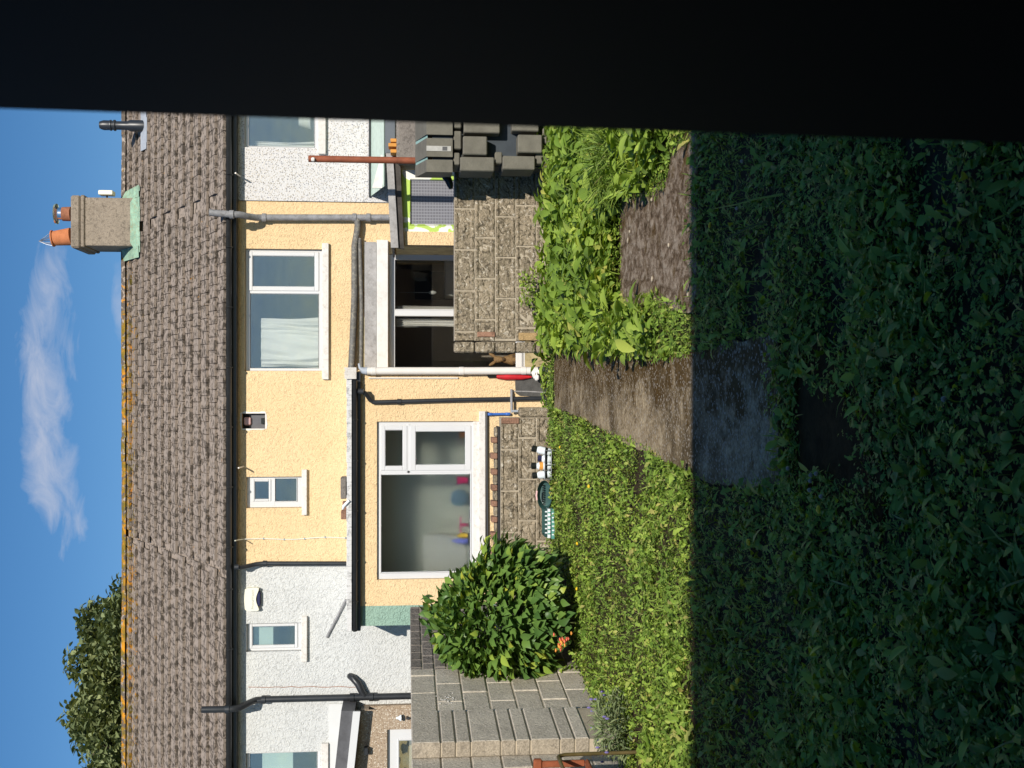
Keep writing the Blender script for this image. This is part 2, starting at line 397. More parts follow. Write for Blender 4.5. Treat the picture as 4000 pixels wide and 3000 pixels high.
M['slate_shade'] = plain('blue_black_board', (.035,.045,.055), .7, .2)
M['paper'] = plain('shade_dimmed_paper', (.42,.41,.38), .8, .12, 25, .2)  # paper dimmed in its colour to stand for shade on the stack
M['paper_ink'] = plain('paper_print', (.10,.10,.10), .8, .1)
M['red'] = plain('red_cloth', (.50,.012,.018), .6, .2, 12)
M['white_plastic'] = plain('white_bottle_plastic', (.72,.78,.80), .3, .04)
M['black_plastic'] = plain('black_cap_plastic', (.012,.014,.013), .3, .2)
M['orange_plastic'] = plain('orange_plastic', (.72,.32,.06), .4, .1)
M['basket_green'] = plain('dark_green_basket', (.028,.075,.068), .35, .2, 12, .5)
M['tray_teal'] = plain('teal_tray', (.10,.30,.25), .4, .2, 14, .4)
M['rusty'] = plain('rusty_orange_metal', (.24,.07,.03), .6, .3, 14, .3)
M['olive_tube'] = plain('olive_metal_tube', (.16,.12,.05), .35, .25, 10, .5, 0, 0, .3)
M['orange_wood'] = plain('fresh_orange_timber', (.62,.28,.06), .7, .12, 10, .2)
M['greenish_glass'] = plain('pale_green_canopy_sheet', (.48,.60,.52), .35, .15, 14, .4)
M['slate_grey'] = plain('blue_grey_board', (.11,.125,.14), .6, .1)
M['felt_roof'] = plain('dark_grey_felt', (.10,.10,.105), .75, .2, 6, .25, .3, 40)
M['curtain'] = plain('white_curtain', (.80,.77,.70), .9, .03, 3, .1)
M['blind'] = plain('pale_green_blind', (.62,.74,.64), .9, .03, 3, .1)
M['room'] = plain('dim_room_plaster', (.46,.38,.29), .9, .1, 1, .1)
M['room_dark'] = plain('dark_room_furniture', (.05,.045,.04), .7, .2, 2, .2)
M['room_light'] = plain('pale_room_plaster', (.62,.62,.56), .9, .04, 1, .1)
M['wood_brown'] = plain('brown_timber', (.22,.13,.065), .7, .2, 6, .2)
M['fur'] = plain('carved_tan_figure', (.46,.27,.12), .7, .25, 40, .2)
M['fur_dark'] = plain('carved_brown_figure', (.20,.12,.065), .7, .2, 40, .2)
M['pink_pot'] = plain('magenta_plastic', (.70,.03,.16), .5, .05)
M['blue_grey'] = plain('blue_grey_plastic', (.16,.24,.32), .5, .1)
M['yellow_toy'] = plain('yellow_plastic', (.80,.48,.03), .5, .05)
M['violet_toy'] = plain('violet_plastic', (.20,.22,.70), .5, .05)
M['door_paint'] = plain('near_black_matt_paint', (.0042,.0042,.0052), .75, .15, 4, .06)
M['dark_wall'] = plain('dark_painted_wall', (.03,.03,.033), .8, .15, 3, .15)
M['brown_brick_wall'] = plain('rear_building_render', (.30,.28,.25), .9, .1, 2, .1)
M['cement_patch'] = plain('dark_cement_patch', (.085,.082,.075), .9, .2, 12, .15, .9, 24)
M['mossy_shaded_wall'] = plain('mossy_stained_shaded_render', (.36,.30,.17), .9, .3, 4, .15, .5, 25, 0, (.12,.10,.04), .6)  # moss stains; the brown tone also stands for shade on the outhouse side

def lime_paint():
    m, N, L, B = nodes('flaking_lime_paint'); B.inputs['Roughness'].default_value = .6
    v = tex_coord(N, L, 'world', (1,1,.8)); n = noise(N, L, v, 3.4, 4, .5, .6)
    L.new(ramp(N, L, n, [(.49, (.78,.77,.70)), (.51, (.42,.58,.10))]), B.inputs['Base Color']); return m
M['lime'] = lime_paint()

def glass(name, tint, refl, rough=0.0, bmp=0):
    m, N, L, B = nodes(name); N.remove(B); out = N['Material Output']
    tr = N.new('ShaderNodeBsdfTransparent'); tr.inputs[0].default_value = col4(tint)
    gl = N.new('ShaderNodeBsdfGlossy'); gl.inputs['Roughness'].default_value = rough; gl.inputs[0].default_value = (.95,.98,1,1)
    lw = N.new('ShaderNodeLayerWeight'); lw.inputs[0].default_value = .35
    mr = N.new('ShaderNodeMapRange'); L.new(lw.outputs['Facing'], mr.inputs[0]); mr.inputs[3].default_value = refl; mr.inputs[4].default_value = 1
    mx = N.new('ShaderNodeMixShader'); L.new(mr.outputs[0], mx.inputs[0]); L.new(tr.outputs[0], mx.inputs[1]); L.new(gl.outputs[0], mx.inputs[2])
    if bmp:
        v = tex_coord(N, L, 'world'); b = N.new('ShaderNodeBump'); b.inputs['Strength'].default_value = bmp; b.inputs['Distance'].default_value = .02
        L.new(noise(N, L, v, 1.7, 2), b.inputs['Height']); L.new(b.outputs[0], gl.inputs['Normal'])
    L.new(mx.outputs[0], out.inputs['Surface']); return m
M['glass'] = glass('window_glass', (.93,.95,.95), .12, 0.0, .25)
M['glass_dim'] = glass('shaded_window_glass', (.92,.93,.93), .10)
def frosted():
    m, N, L, B = nodes('frosted_glass'); B.inputs['Base Color'].default_value = (.80,.84,.80,1); B.inputs['Roughness'].default_value = .42
    B.inputs['Transmission Weight'].default_value = 1.0; B.inputs['IOR'].default_value = 1.08; B.inputs['Specular IOR Level'].default_value = .3
    v = tex_coord(N, L, 'world'); bump(N, L, B, noise(N, L, v, 220, 2), .25, .004)
    tr = N.new('ShaderNodeBsdfTransparent'); tr.inputs[0].default_value = (.9,.92,.9,1); mx = N.new('ShaderNodeMixShader'); mx.inputs[0].default_value = .22
    L.new(B.outputs[0], mx.inputs[1]); L.new(tr.outputs[0], mx.inputs[2]); L.new(mx.outputs[0], N['Material Output'].inputs['Surface']); return m
M['frosted'] = frosted()
def mesh_glass():
    m, N, L, B = nodes('wired_obscure_glass'); B.inputs['Roughness'].default_value = .45
    v = tex_coord(N, L, 'world')
    ck = N.new('ShaderNodeTexBrick'); ck.inputs['Scale'].default_value = 11; ck.offset = 0
    ck.inputs['Color1'].default_value = (.05,.05,.065,1); ck.inputs['Color2'].default_value = (.075,.075,.09,1); ck.inputs['Mortar'].default_value = (.24,.24,.26,1)
    ck.inputs['Mortar Size'].default_value = .07
    sw = N.new('ShaderNodeSeparateXYZ'); L.new(v, sw.inputs[0]); cb = N.new('ShaderNodeCombineXYZ'); L.new(sw.outputs[0], cb.inputs[0]); L.new(sw.outputs[2], cb.inputs[1])
    L.new(cb.outputs[0], ck.inputs['Vector']); L.new(ck.outputs[0], B.inputs['Base Color']); bump(N, L, B, ck.outputs['Fac'], .4, .004); return m
M['wired'] = mesh_glass()

def leaf_mat(name, stops, trans=.35, rough=.5, yellow=None, big=None):
    m, N, L, B = nodes(name); out = N['Material Output']
    r = island(N); c = ramp(N, L, r, stops)
    v = tex_coord(N, L, 'world')
    n = noise(N, L, v, big or 1.6, 3, .6); c = mix(N, L, 1.0, c, ramp(N, L, n, [(.3, (.72,.78,.8)), (.7, (1.15,1.08,.95))]), 'MULTIPLY')
    L.new(c, B.inputs['Base Color']); B.inputs['Roughness'].default_value = rough; B.inputs['Specular IOR Level'].default_value = .3
    tl = N.new('ShaderNodeBsdfTranslucent'); tc = mix(N, L, 1.0, c, (1.35,1.25,.45), 'MULTIPLY'); L.new(tc, tl.inputs[0])
    mx = N.new('ShaderNodeMixShader'); mx.inputs[0].default_value = trans
    L.new(B.outputs[0], mx.inputs[1]); L.new(tl.outputs[0], mx.inputs[2]); L.new(mx.outputs[0], out.inputs['Surface']); return m
M['lawn'] = leaf_mat('lawn_leaf', [(0, (.125,.22,.032)), (.5, (.26,.39,.062)), (.85, (.39,.53,.10)), (1, (.48,.43,.14))], .3, .5)
M['grass'] = leaf_mat('grass_blade', [(0, (.14,.23,.034)), (.6, (.26,.38,.065)), (.93, (.37,.47,.11)), (1, (.54,.48,.22))], .3, .5)
M['weed'] = leaf_mat('weed_leaf', [(0, (.15,.25,.04)), (.55, (.28,.41,.065)), (.9, (.40,.53,.10)), (1, (.50,.49,.12))], .32, .42)
M['bush_leaf'] = leaf_mat('bush_leaf', [(0, (.07,.145,.036)), (.5, (.12,.225,.052)), (.8, (.19,.31,.062)), (.93, (.29,.41,.07)), (1, (.46,.47,.06))], .22, .42)
M['tree_leaf'] = leaf_mat('tree_leaf', [(0, (.11,.145,.065)), (.6, (.18,.22,.10)), (1, (.29,.33,.16))], .2, .5, big=.5)
M['lavender'] = leaf_mat('lavender_leaf', [(0, (.13,.18,.09)), (.6, (.22,.28,.14)), (1, (.32,.37,.2))], .2, .6)
M['bark'] = plain('tree_bark', (.10,.075,.055), .9, .3, 8, .1, .6, 30)
M['stem'] = plain('plant_stem', (.10,.12,.04), .7, .2, 20, .2)
M['petal_white'] = plain('white_petal', (.40,.34,.27), .8, .05)
M['petal_yellow'] = plain('yellow_petal', (.80,.52,.02), .6, .05)
M['petal_pink'] = plain('salmon_petal', (.80,.16,.09), .6, .2, 60)
M['petal_orange'] = plain('orange_petal', (.85,.34,.05), .6, .15, 60)
M['petal_violet'] = plain('violet_petal', (.17,.14,.36), .6, .2, 60)
M['petal_red'] = plain('red_petal', (.55,.08,.03), .6, .2, 60)

# ------------------------------------------------------------------ planes of the place
YH, YE, YO, YW = 17.9, 16.9, 16.6, 12.35       # house front, kitchen extension, outhouse, garden retaining wall
YARD = -0.9
Y_EAVE, Y_RIDGE = 17.62, 22.0
EZ = PZ(884, Y_EAVE); RZ = PZ(492, Y_RIDGE)
M['tile'] = tile_mat()
XL, XR = PX(2204, YH), PX(793, YH)            # party lines of the yellow house
XLL, XRR = PX(3500, YH), PX(-350, YH)

# ------------------------------------------------------------------ setting: ground, garden terrace, path
struct('ground', MB().box((-400,-400,-1.6), (400,600,YARD)), M['ground'])
struct('yard_paving', MB().box((-8,12.7,YARD+.004), (8,YH+4,YARD+.03)), M['yard'])
struct('garden_soil', MB().box((-9,-6,YARD+.001), (9,12.5,0)), M['soil'])

pathL = [(2172,1596),(2230,1612),(2300,1642),(2400,1702),(2500,1752),(2600,1800),(2690,1838),(2800,1885),(2950,1905),(3060,1895)]
pathR = [(3060,1300),(2900,1330),(2690,1385),(2500,1372),(2300,1365),(2172,1362)]
path_poly = [G(x, y).to_2d() for x, y in pathL+pathR]
slab2_poly = [G(x, y).to_2d() for x, y in ((3085,1900),(3200,1950),(3330,2080),(3450,2090),(3470,1980),(3440,1500),(3300,1345),(3085,1330))]
patch_poly = [G(x, y).to_2d() for x, y in ((2690,1215),(2560,1190),(2440,1178),(2436,960),(2440,770),(2560,740),(2625,690),(2650,560),(2690,520),(2745,520),(2745,900),(2735,1215))]
def rough_slab(name, poly, z, mat, amp=.012):
    pts = []
    n = len(poly)
    for i in range(n):
        a, b = poly[i], poly[(i+1) % n]; k = max(1, int((b-a).length/.09))
        for j in range(k):
            p = a.lerp(b, j/k); pts.append((p.x+random.uniform(-amp, amp), p.y+random.uniform(-amp, amp)))
    a = sum(pts[i][0]*pts[(i+1) % len(pts)][1]-pts[(i+1) % len(pts)][0]*pts[i][1] for i in range(len(pts)))
    if a < 0: pts = pts[::-1]
    return struct(name, MB().slab(pts, -.05, z), mat)
rough_slab('path', path_poly, .022, M['path'])
rough_slab('path_slab', slab2_poly, .018, M['slab_dark'])
rough_slab('mossy_paving', patch_poly, .03, M['slab'])

# ------------------------------------------------------------------ house walls with window openings
def wall_holes(mb, x0, x1, z0, z1, yf, holes, reveal=.13, thick=.26):
    xs = sorted({x0, x1, *[h[0] for h in holes], *[h[1] for h in holes]}); zs = sorted({z0, z1, *[h[2] for h in holes], *[h[3] for h in holes]})
    xs = [x for x in xs if x0 <= x <= x1]; zs = [z for z in zs if z0 <= z <= z1]
    for i in range(len(xs)-1):
        for j in range(len(zs)-1):
            cx, cz = (xs[i]+xs[i+1])/2, (zs[j]+zs[j+1])/2
            if any(h[0] < cx < h[1] and h[2] < cz < h[3] for h in holes): continue
            mb.quad((xs[i],yf,zs[j]), (xs[i+1],yf,zs[j]), (xs[i+1],yf,zs[j+1]), (xs[i],yf,zs[j+1]))
            mb.quad((xs[i+1],yf+thick,zs[j]), (xs[i],yf+thick,zs[j]), (xs[i],yf+thick,zs[j+1]), (xs[i+1],yf+thick,zs[j+1]))
    for a, b, c, d in holes:
        a, b, c, d = max(a, x0), min(b, x1), max(c, z0), min(d, z1); e = yf+thick
        mb.quad((a,yf,c), (a,yf,d), (a,e,d), (a,e,c)); mb.quad((b,yf,d), (b,yf,c), (b,e,c), (b,e,d))
        mb.quad((a,yf,d), (b,yf,d), (b,e,d), (a,e,d)); mb.quad((b,yf,c), (a,yf,c), (a,e,c), (b,e,c))
    return mb
def rect(y0, y1, v0, v1, Y):       # photo rows y0..y1 (right to left), columns v0..v1 (top to bottom) -> x0,x1,z0,z1
    a = P(v0, y0, Y); b = P(v1, y1, Y)
    return (PX(max(y0,y1), Y, (v0+v1)/2), PX(min(y0,y1), Y, (v0+v1)/2), PZ(max(v0,v1), Y), PZ(min(v0,v1), Y))

W1 = rect(972,1449,956,1259,YH); W2 = rect(1862,1984,961,1180,YH); W4 = rect(2434,2545,962,1178,YH)
W5 = rect(2938,3090,960,1250,YH); W6 = rect(380,579,955,1244,YH); W7 = rect(995,1452,1518,2062,YH)
BOX = rect(1614,1675,944,1037,YH); W3 = rect(1646,2262,1472,1884,YE); W8 = rect(664,906,1567,1905,YO)
ZT = EZ + .02

H_Y = thing('terraced_house', 'yellow roughcast terraced house with chimney and flat-roofed kitchen extension', 'house', (0, YH, YARD))
H_W = thing('terraced_house', 'white roughcast terraced house with an alarm box under the eaves', 'house', (XL-2, YH, YARD))
H_P = thing('terraced_house', 'white pebbledashed terraced house beside the rust-red post', 'house', (XR+1.5, YH, YARD))

put('wall', wall_holes(MB(), XL+.002, XR-.002, YARD, ZT, YH, [W1, W2, W7, BOX]), M['yellow'], H_Y)
put('wall', wall_holes(MB(), XLL, XL, YARD, ZT, YH-.004, [W4, W5]), M['white_render'], H_W)
put('wall', wall_holes(MB(), XR, XRR, YARD, ZT, YH-.03, [W6]), M['dash_white'], H_P)
def shell(x0, x1, par):       # rear wall, party walls and floors that keep the rooms dark
    yb = 26.0
    mb = MB().box((x0+.01,yb,YARD), (x1-.01,yb+.2,EZ+.1)).box((x0+.01,YH+.3,EZ-.12), (x1-.01,yb,EZ-.06))
    mb.box((x0+.01,YH+.3,PZ(1340,YH)-.02), (x1-.01,yb,PZ(1340,YH)+.06))
    mb.box((x0+.01,YH+.27,YARD), (x0+.06,yb,EZ-.12)).box((x1-.06,YH+.27,YARD), (x1-.01,yb,EZ-.12))
    put('interior', mb, M['room'], par)
shell(XL, XR, H_Y); shell(XLL, XL, H_W); shell(XR, XRR, H_P)

# ---- roofs of single tiles
slope = Vector((0, Y_RIDGE-Y_EAVE, RZ-EZ)); SL = slope.length; sd = slope.normalized(); nrm = Vector((0, -sd.z, sd.y))
NC = 14; GA = SL/NC; TW = .205
def tile_profile():
    us = [.002, .022, .048, .078, .108, .15, .178, .196]; hs = [.0, .003, .005, .005, .003, .0, .0, .003]
    return us, hs
def tile_mb():
    mb = MB(); us, hs = tile_profile(); n = len(us); LT = GA*1.16
    top0 = [(u-.1, 0, h+.044) for u, h in zip(us, hs)]; bot0 = [(u-.1, 0.004, h) for u, h in zip(us, hs)]
    top1 = [(u-.1, LT, h-.012) for u, h in zip(us, hs)]
    mb.v = top0+bot0+top1; mb.f = []
    for i in range(n-1):
        mb.f.append((i, i+1, 2*n+i+1, 2*n+i)); mb.f.append((n+i, n+i+1, i+1, i))
    mb.f.append((n, 0, 2*n)); mb.f.append((n-1, 2*n-1, 3*n-1)); return mb
tile_me = mesh_of('tile', tile_mb(), M['tile'])
tilt = Matrix((( 1,0,0), (0,sd.y,nrm.y), (0,sd.z,nrm.z))).to_4x4()
def roof(par, x0, x1, limit):
    off = OFF[par.name]
    deck = MB().quad((x0,Y_EAVE-.02,EZ-.03), (x1,Y_EAVE-.02,EZ-.03), (x1,Y_RIDGE,RZ-.03), (x0,Y_RIDGE,RZ-.03))
    deck.quad((x1,2*Y_RIDGE-Y_EAVE,EZ-.03), (x0,2*Y_RIDGE-Y_EAVE,EZ-.03), (x0,Y_RIDGE,RZ-.031), (x1,Y_RIDGE,RZ-.031))
    rf = put('roof', deck, M['tile'], par)
    spots = []
    for c in range(NC):
        o = (c % 2)*TW*.5; k = 0; x = x0+TW*.5+o-(TW if o else 0)*0
        nx = int((x1-x0-o)/TW+.2)
        for k in range(nx):
            spots.append((c, x0+o+TW*(k+.5)))
    rest = MB(); base = tile_mb(); cnt = 0
    vis = lambda x: -8.5 < x < 5.0
    for c, x in spots:
        p = Vector((x, Y_EAVE, EZ)) + sd*(c*GA+random.uniform(-.004,.004)) + nrm*random.uniform(.0,.005)
        mw = Matrix.Translation(p) @ tilt @ Matrix.Rotation(random.uniform(-.018,.018), 4, 'Y') @ Matrix.Rotation(random.uniform(-.006,.006), 4, 'Z')
        if cnt < limit and abs(1500-x/(p.y)*FPX - 1500) < 1620 and x/p.y*FPX < 1130:
            link_copy('tile', tile_me, rf, Matrix.Translation(-off) @ mw); cnt += 1
        else: rest.add([mw @ Vector(v) for v in base.v], base.f)
    if rest.v: tag(put('tiles_beyond', rest, M['tile'], rf), kind='stuff')
    mbr = MB(); L_ = .46; n = 7
    for side in (0, 1):
        for k in range(n):
            a = math.pi*(k/(n-1)); mbr.v.append((side*L_, -.125*math.cos(a), .125*math.sin(a)*.8-.03))
    mbr.f = [(i, i+n, i+n+1, i+1) for i in range(n-1)] + [tuple(range(n)), tuple(range(n, 2*n))[::-1]]
    rme = mesh_of('ridge_tile', mbr, M['tile'], True)
    x = x0
    while x < x1-.1:
        link_copy('ridge_tile', rme, rf, Matrix.Translation(Vector((x+.004, Y_RIDGE, RZ+.012+random.uniform(-.008,.01)))-off) @ Matrix.Rotation(random.uniform(-.012,.012), 4, 'Y')); x += L_
    return rf
roof(H_Y, XL, XR, 299); roof(H_W, XLL, XL, 299); roof(H_P, XR, XRR, 299)

# ---- eaves: fascia, soffit, gutter
def eaves(par, x0, x1, mats):
    zt = PZ(884, 17.6); zb = PZ(921, YH)
    put('fascia', MB().box((x0,17.70,PZ(923,17.7)), (x1,17.74,EZ-.035)).box((x0,17.742,PZ(923,17.7)+.002), (x1,YH-.032,PZ(923,17.7)+.02)), M['black_pvc'], par)
    mb = MB(); n = 9; r = .062; zc = PZ(885,17.62)-.005
    for x in (x0, x1):
        for rr in (r, r-.006):
            for k in range(n):
                a = math.pi*k/(n-1); mb.v.append((x, 17.625-rr*math.cos(a)*1.05, zc-rr*math.sin(a)*1.2))
    for i in range(n-1):
        mb.f += [(i, 2*n+i, 2*n+i+1, i+1), (n+i, n+i+1, 3*n+i+1, 3*n+i)]
    mb.f += [(0, n, 3*n, 2*n), (n-1, 3*n-1, 4*n-1, 2*n-1)]
    g = put('gutter', mb, M['black_pvc'], par, True)
    x = x0+.35
    while x < x1-.1:
        b = MB().tube([(x, 17.625-.069*math.cos(math.pi*k/8)*1.05, zc-.069*math.sin(math.pi*k/8)*1.2) for k in range(9)], .012, 6)
        put('bracket', b, M['black_pvc'], g); x += .92
    return g
eaves(H_Y, XL, XR, None); eaves(H_W, XLL, XL-.001, None); eaves(H_P, XR+.001, XRR, None)

# ---- windows
def frame_ring(mb, r, w, y0, y1, bev=.008):
    a, b, c, d = r
    mb.box((a,y0,c), (b,y1,c+w), bev); mb.box((a,y0,d-w), (b,y1,d), bev)
    mb.box((a,y0+.001,c+w*.9), (a+w,y1-.001,d-w*.9), bev); mb.box((b-w,y0+.001,c+w*.9), (b,y1-.001,d-w*.9), bev)
    return mb
def window(par, hole, Y, lights, frame_w=.05, sill=None, glassm='glass', inset=.075, fm='upvc'):
    """lights: (x0,x1,z0,z1,sash_width) openings; the frame ring fills the hole"""
    a, b, c, d = hole; y0 = Y+inset
    holes_ = [(l[0]+min(l[4],.012), l[1]-min(l[4],.012), l[2]+min(l[4],.012), l[3]-min(l[4],.012)) for l in lights]
    w = put('window', wall_holes(MB(), a+.004, b-.004, c+.004, d-.004, y0, holes_, 0, .06), M[fm], par)
    for (x0, x1, z0, z1, sw) in lights:
        if sw > 0:
            put('sash', frame_ring(MB(), (x0, x1, z0, z1), sw, y0-.014, y0+.052, .012), M[fm], w)
        put('pane', MB().box((x0+max(sw,.001)-.006, y0+.024, z0+max(sw,.001)-.006), (x1-max(sw,.001)+.006, y0+.034, z1-max(sw,.001)+.006)), M[glassm], w)
    if sill:
        s = MB(); x0, x1, z0, z1 = sill; n = 9
        s.box((x0, Y-.065, z0), (x1, Y+.06, z1), .007)
        put('sill', s, M['sill'], w)
    return w
def bar(par, r, Y, y0, y1, m='upvc', name='mullion'): return put(name, MB().box((r[0],Y+y0,r[2]), (r[1],Y+y1,r[3]), .006), M[m], par)

w1 = window(H_Y, W1, YH, [(*rect(980,1136,966,1246,YH),.075), (*rect(1144,1438,974,1243,YH),.002)], .035, (*rect(951,1482,1259,1285,YH),))
bar(w1, rect(1135,1147,966,1250,YH), YH, .073, .134)
w2 = window(H_Y, W2, YH, [(*rect(1873,1961,983,1058,YH),.04), (*rect(1868,1962,1070,1160,YH),.012)], .03, (*rect(1833,2011,1180,1200,YH),))
bar(w2, rect(1866,1980,1058,1072,YH), YH, .073, .134, name='transom')
w4 = window(H_W, W4, YH-.004, [(*rect(2438,2536,972,1163,YH),.05)], .03, (*rect(2405,2582,1178,1201,YH),))
w5 = window(H_W, W5, YH-.004, [(*rect(2944,3085,972,1238,YH),.004)], .03, (*rect(2900,3085,1256,1284,YH),))
w6 = window(H_P, W6, YH-.03, [(*rect(385,572,968,1228,YH),.006)], .03, (*rect(385,606,1244,1274,YH),))
w7 = window(H_Y, W7, YH, [(*rect(1014,1212,1540,2045,YH),.012), (*rect(1232,1446,1540,2045,YH),.012)], .07, None, 'glass_dim', .03)
bar(w7, rect(1208,1236,1530,2050,YH), YH, .026, .1)
bar(w7, rect(1000,1448,2016,2040,YH), YH, .02, .1, name='bottom_rail')

# things seen in the rooms
def curtain(x0, x1, z0, z1, Y, name, label, mat, gather=.0, waves=9, tie=None):
    mb = MB(); n, k = 60, 14
    for j in range(k+1):
        t = j/k; z = z1+(z0-z1)*t
        for i in range(n+1):
            s = i/n; xr = x1-(tie*(1-2*t)**2*(1 if t < .5 else .5) if tie else 0)
            x = x0+(xr-x0)*s
            mb.v.append((x+.02*math.sin(t*5+s*9)*t, Y+(.02+.018*math.sin(s*7+1))*math.sin((s+.06*math.sin(s*9))*waves*6.28+1.5*math.sin(t*2.2+s*6))*(.35+.65*t)+.014*math.sin(s*27+t*7), z))
    for j in range(k):
        for i in range(n):
            a = j*(n+1)+i; mb.f.append((a, a+1, a+n+2, a+n+1))
    return single(name, mb, M[mat], label, 'curtain', None, True)
cx = rect(1240,1432,1012,1248,YH); curtain(cx[0], cx[1], cx[2], cx[3], YH+.24, 'curtain', 'white gathered curtain inside the bigger upper window of the yellow house', 'curtain', .0, 7)
cx = rect(1192,1212,1545,2010,YH); curtain(cx[0], cx[1], cx[2], cx[3], YH+.22, 'curtain', 'narrow pale curtain right of the mullion in the tall dark window', 'curtain', 0, 2)
cx = rect(1240,1276,1545,2010,YH); curtain(cx[0], cx[1], cx[2], cx[3], YH+.22, 'curtain', 'pale curtain left of the mullion in the tall dark window', 'curtain', 0, 3)
cx = rect(2935,3090,1018,1140,YH); single('roller_blind', MB().box((cx[0],YH+.2,cx[2]), (cx[1],YH+.212,cx[3]), .003), M['blind'], 'pale green roller blind half down in the white house window above the lean-to', 'blind')
cx = rect(2444,2536,985,1062,YH); single('roller_blind', MB().box((cx[0],YH+.2,cx[2]), (cx[1],YH+.212,cx[3]), .003), M['blind'], 'pale blind drawn over the top of the small white house window', 'blind')
cx = rect(542,572,990,1226,YH); curtain(cx[0], cx[1], cx[2], cx[3], YH+.22, 'curtain', 'pale curtain at the edge of the pebbledashed house window', 'curtain', 0, 3)
# lamp shade in the right-hand house and boiler cupboard, door in the dark kitchen
c = P(1195,475,YH+.5); single('lamp_shade', MB().lathe((c.x, c.y, c.z-.08), [(.13,0),(.075,.19)], 20, False, False), M['room_light'], 'cream lamp shade inside the pebbledashed house window', 'lamp', None, True)
z0 = YARD+.05
r7 = rect(1060,1170,1620,1790,20.2)
single('inner_door', MB().box((r7[0],20.2,YARD+.05), (r7[1],20.26,r7[3]), .01), M['room_dark'], 'dark inner door deep in the room of the tall window', 'door')
r7 = rect(1000,1180,1738,1900,19.4)
single('fridge', MB().box((r7[0]+.1,19.4,YARD+.05), (r7[1]+.02,19.95,r7[3]), .02).box((r7[0]+.14,19.38,r7[3]-.32), (r7[0]+.17,19.4,r7[3]-.12), .004), M['room_light'], 'pale fridge with a handle inside the tall dark window', 'fridge')
pl = MB(); c0 = P(1560,1142,18.9)
pl.tube([c0, c0+Vector((0,0,-.5))], .006, 6); pl.lathe((c0.x, c0.y, c0.z-.62), [(.012,.13),(.03,.1),(.036,.06),(.02,.01),(.004,0)], 12)
single('pendant_lamp', pl, M['room_light'], 'bare bulb on a flex hanging inside the tall dark window', 'lamp', None, True)

put('partition', MB().box((PX(1452,YH)+.0,20.4,YARD+.03), (PX(990,YH),20.46,PZ(1345,YH))), M['room'], H_Y)
# animal figure on the floor behind the tall window
def figure():
    Yf = YH+.28; t = thing('animal_figure', 'carved tan animal figure with upright ears behind the tall dark window', 'ornament', tuple(P(2040,1405,Yf)))
    hp = P(1948,1404,Yf)
    body = MB(); b0 = P(2040,1405,Yf)
    body.lathe((b0.x,b0.y,b0.z-.02), [(.085,0),(.10,.06),(.10,.15),(.085,.22),(.062,.28),(.05,.33),(.03,.36)], 16)
    put('body', body, M['fur'], t, True)
    h = MB(); h.tube([hp+Vector((0,.02,.06)), hp+Vector((0,.0,.045)), hp+Vector((0,-.03,.0)), hp+Vector((0,-.055,-.055)), hp+Vector((0,-.06,-.085))], [.03,.056,.058,.036,.022], 14)
    head = put('head', h, M['fur'], t, True)
    mz = MB(); mz.tube([hp+Vector((0,-.045,-.035)), hp+Vector((0,-.066,-.075)), hp+Vector((0,-.06,-.105))], [.03,.034,.02], 12); put('muzzle', mz, M['fur_dark'], t, True)
    for s in (-1, 1):
        e = MB(); e.tube([hp+Vector((s*.03,0,.05)), hp+Vector((s*.06,-.005,.09)), hp+Vector((s*.085,0,.135)), hp+Vector((s*.1,0,.16))], [.018,.03,.022,.004], 10); put('ear', e, M['fur'], t, True)
        y = MB(); y.lathe((hp.x+s*.026, hp.y-.056, hp.z+.004), [(.002,-.006),(.008,0),(.002,.006)], 8); put('eye', y, M['black_plastic'], t)
    for s in (-1, 1):
        l = MB(); l.tube([b0+Vector((s*.05,-.06,.16)), b0+Vector((s*.05,-.085,.05)), b0+Vector((s*.05,-.09,-.02))], [.035,.026,.03], 10); put('front_leg', l, M['fur_dark'], t, True)
figure()

# ---- recess in the wall with the old vent plate
v = put('wall_vent', MB().box((BOX[0],YH+.1,BOX[2]), (BOX[1],YH+.13,PZ(970,YH)), .004), M['grey_plate'], H_Y, label='dark grey plate set in a broken square hole')
rg = MB(); inn, outp = [], []
for i in range(28):       # uneven broken plaster rim, one ring
    t = i/28*4; k = int(t); f = t-k; ex = random.uniform(.012,.034)
    q = [(BOX[0]+(BOX[1]-BOX[0])*f, BOX[2]), (BOX[1], BOX[2]+(BOX[3]-BOX[2])*f), (BOX[1]-(BOX[1]-BOX[0])*f, BOX[3]), (BOX[0], BOX[3]-(BOX[3]-BOX[2])*f)][k]
    cxm, czm = (BOX[0]+BOX[1])/2, (BOX[2]+BOX[3])/2; sx_, sz_ = (1 if q[0] > cxm else -1), (1 if q[1] > czm else -1)
    inn.append((q[0]-sx_*.004, YH-.009, q[1]-sz_*.004)); outp.append((q[0]+sx_*ex*(k in (1,3)), YH-.005, q[1]+sz_*ex*(k in (0,2))))
rg.v = inn+outp; rg.f = [(i, (i+1) % 28, (i+1) % 28+28, i+28) for i in range(28)]
put('broken_plaster', rg, M['plaster'], v)
put('foam', MB().box((PX(1660,YH),YH+.05,PZ(978,YH)), (PX(1628,YH),YH+.1,PZ(950,YH)), .02), M['pink'], v)
put('clip', MB().box((PX(1655,YH),YH+.06,PZ(1032,YH)), (PX(1632,YH),YH+.1,PZ(1018,YH)), .006), M['black_plastic'], v)
put('backing', MB().box((BOX[0]-.02,YH+.132,BOX[2]-.02), (BOX[1]+.02,YH+.15,BOX[3]+.02)), M['black_plinth'], v)

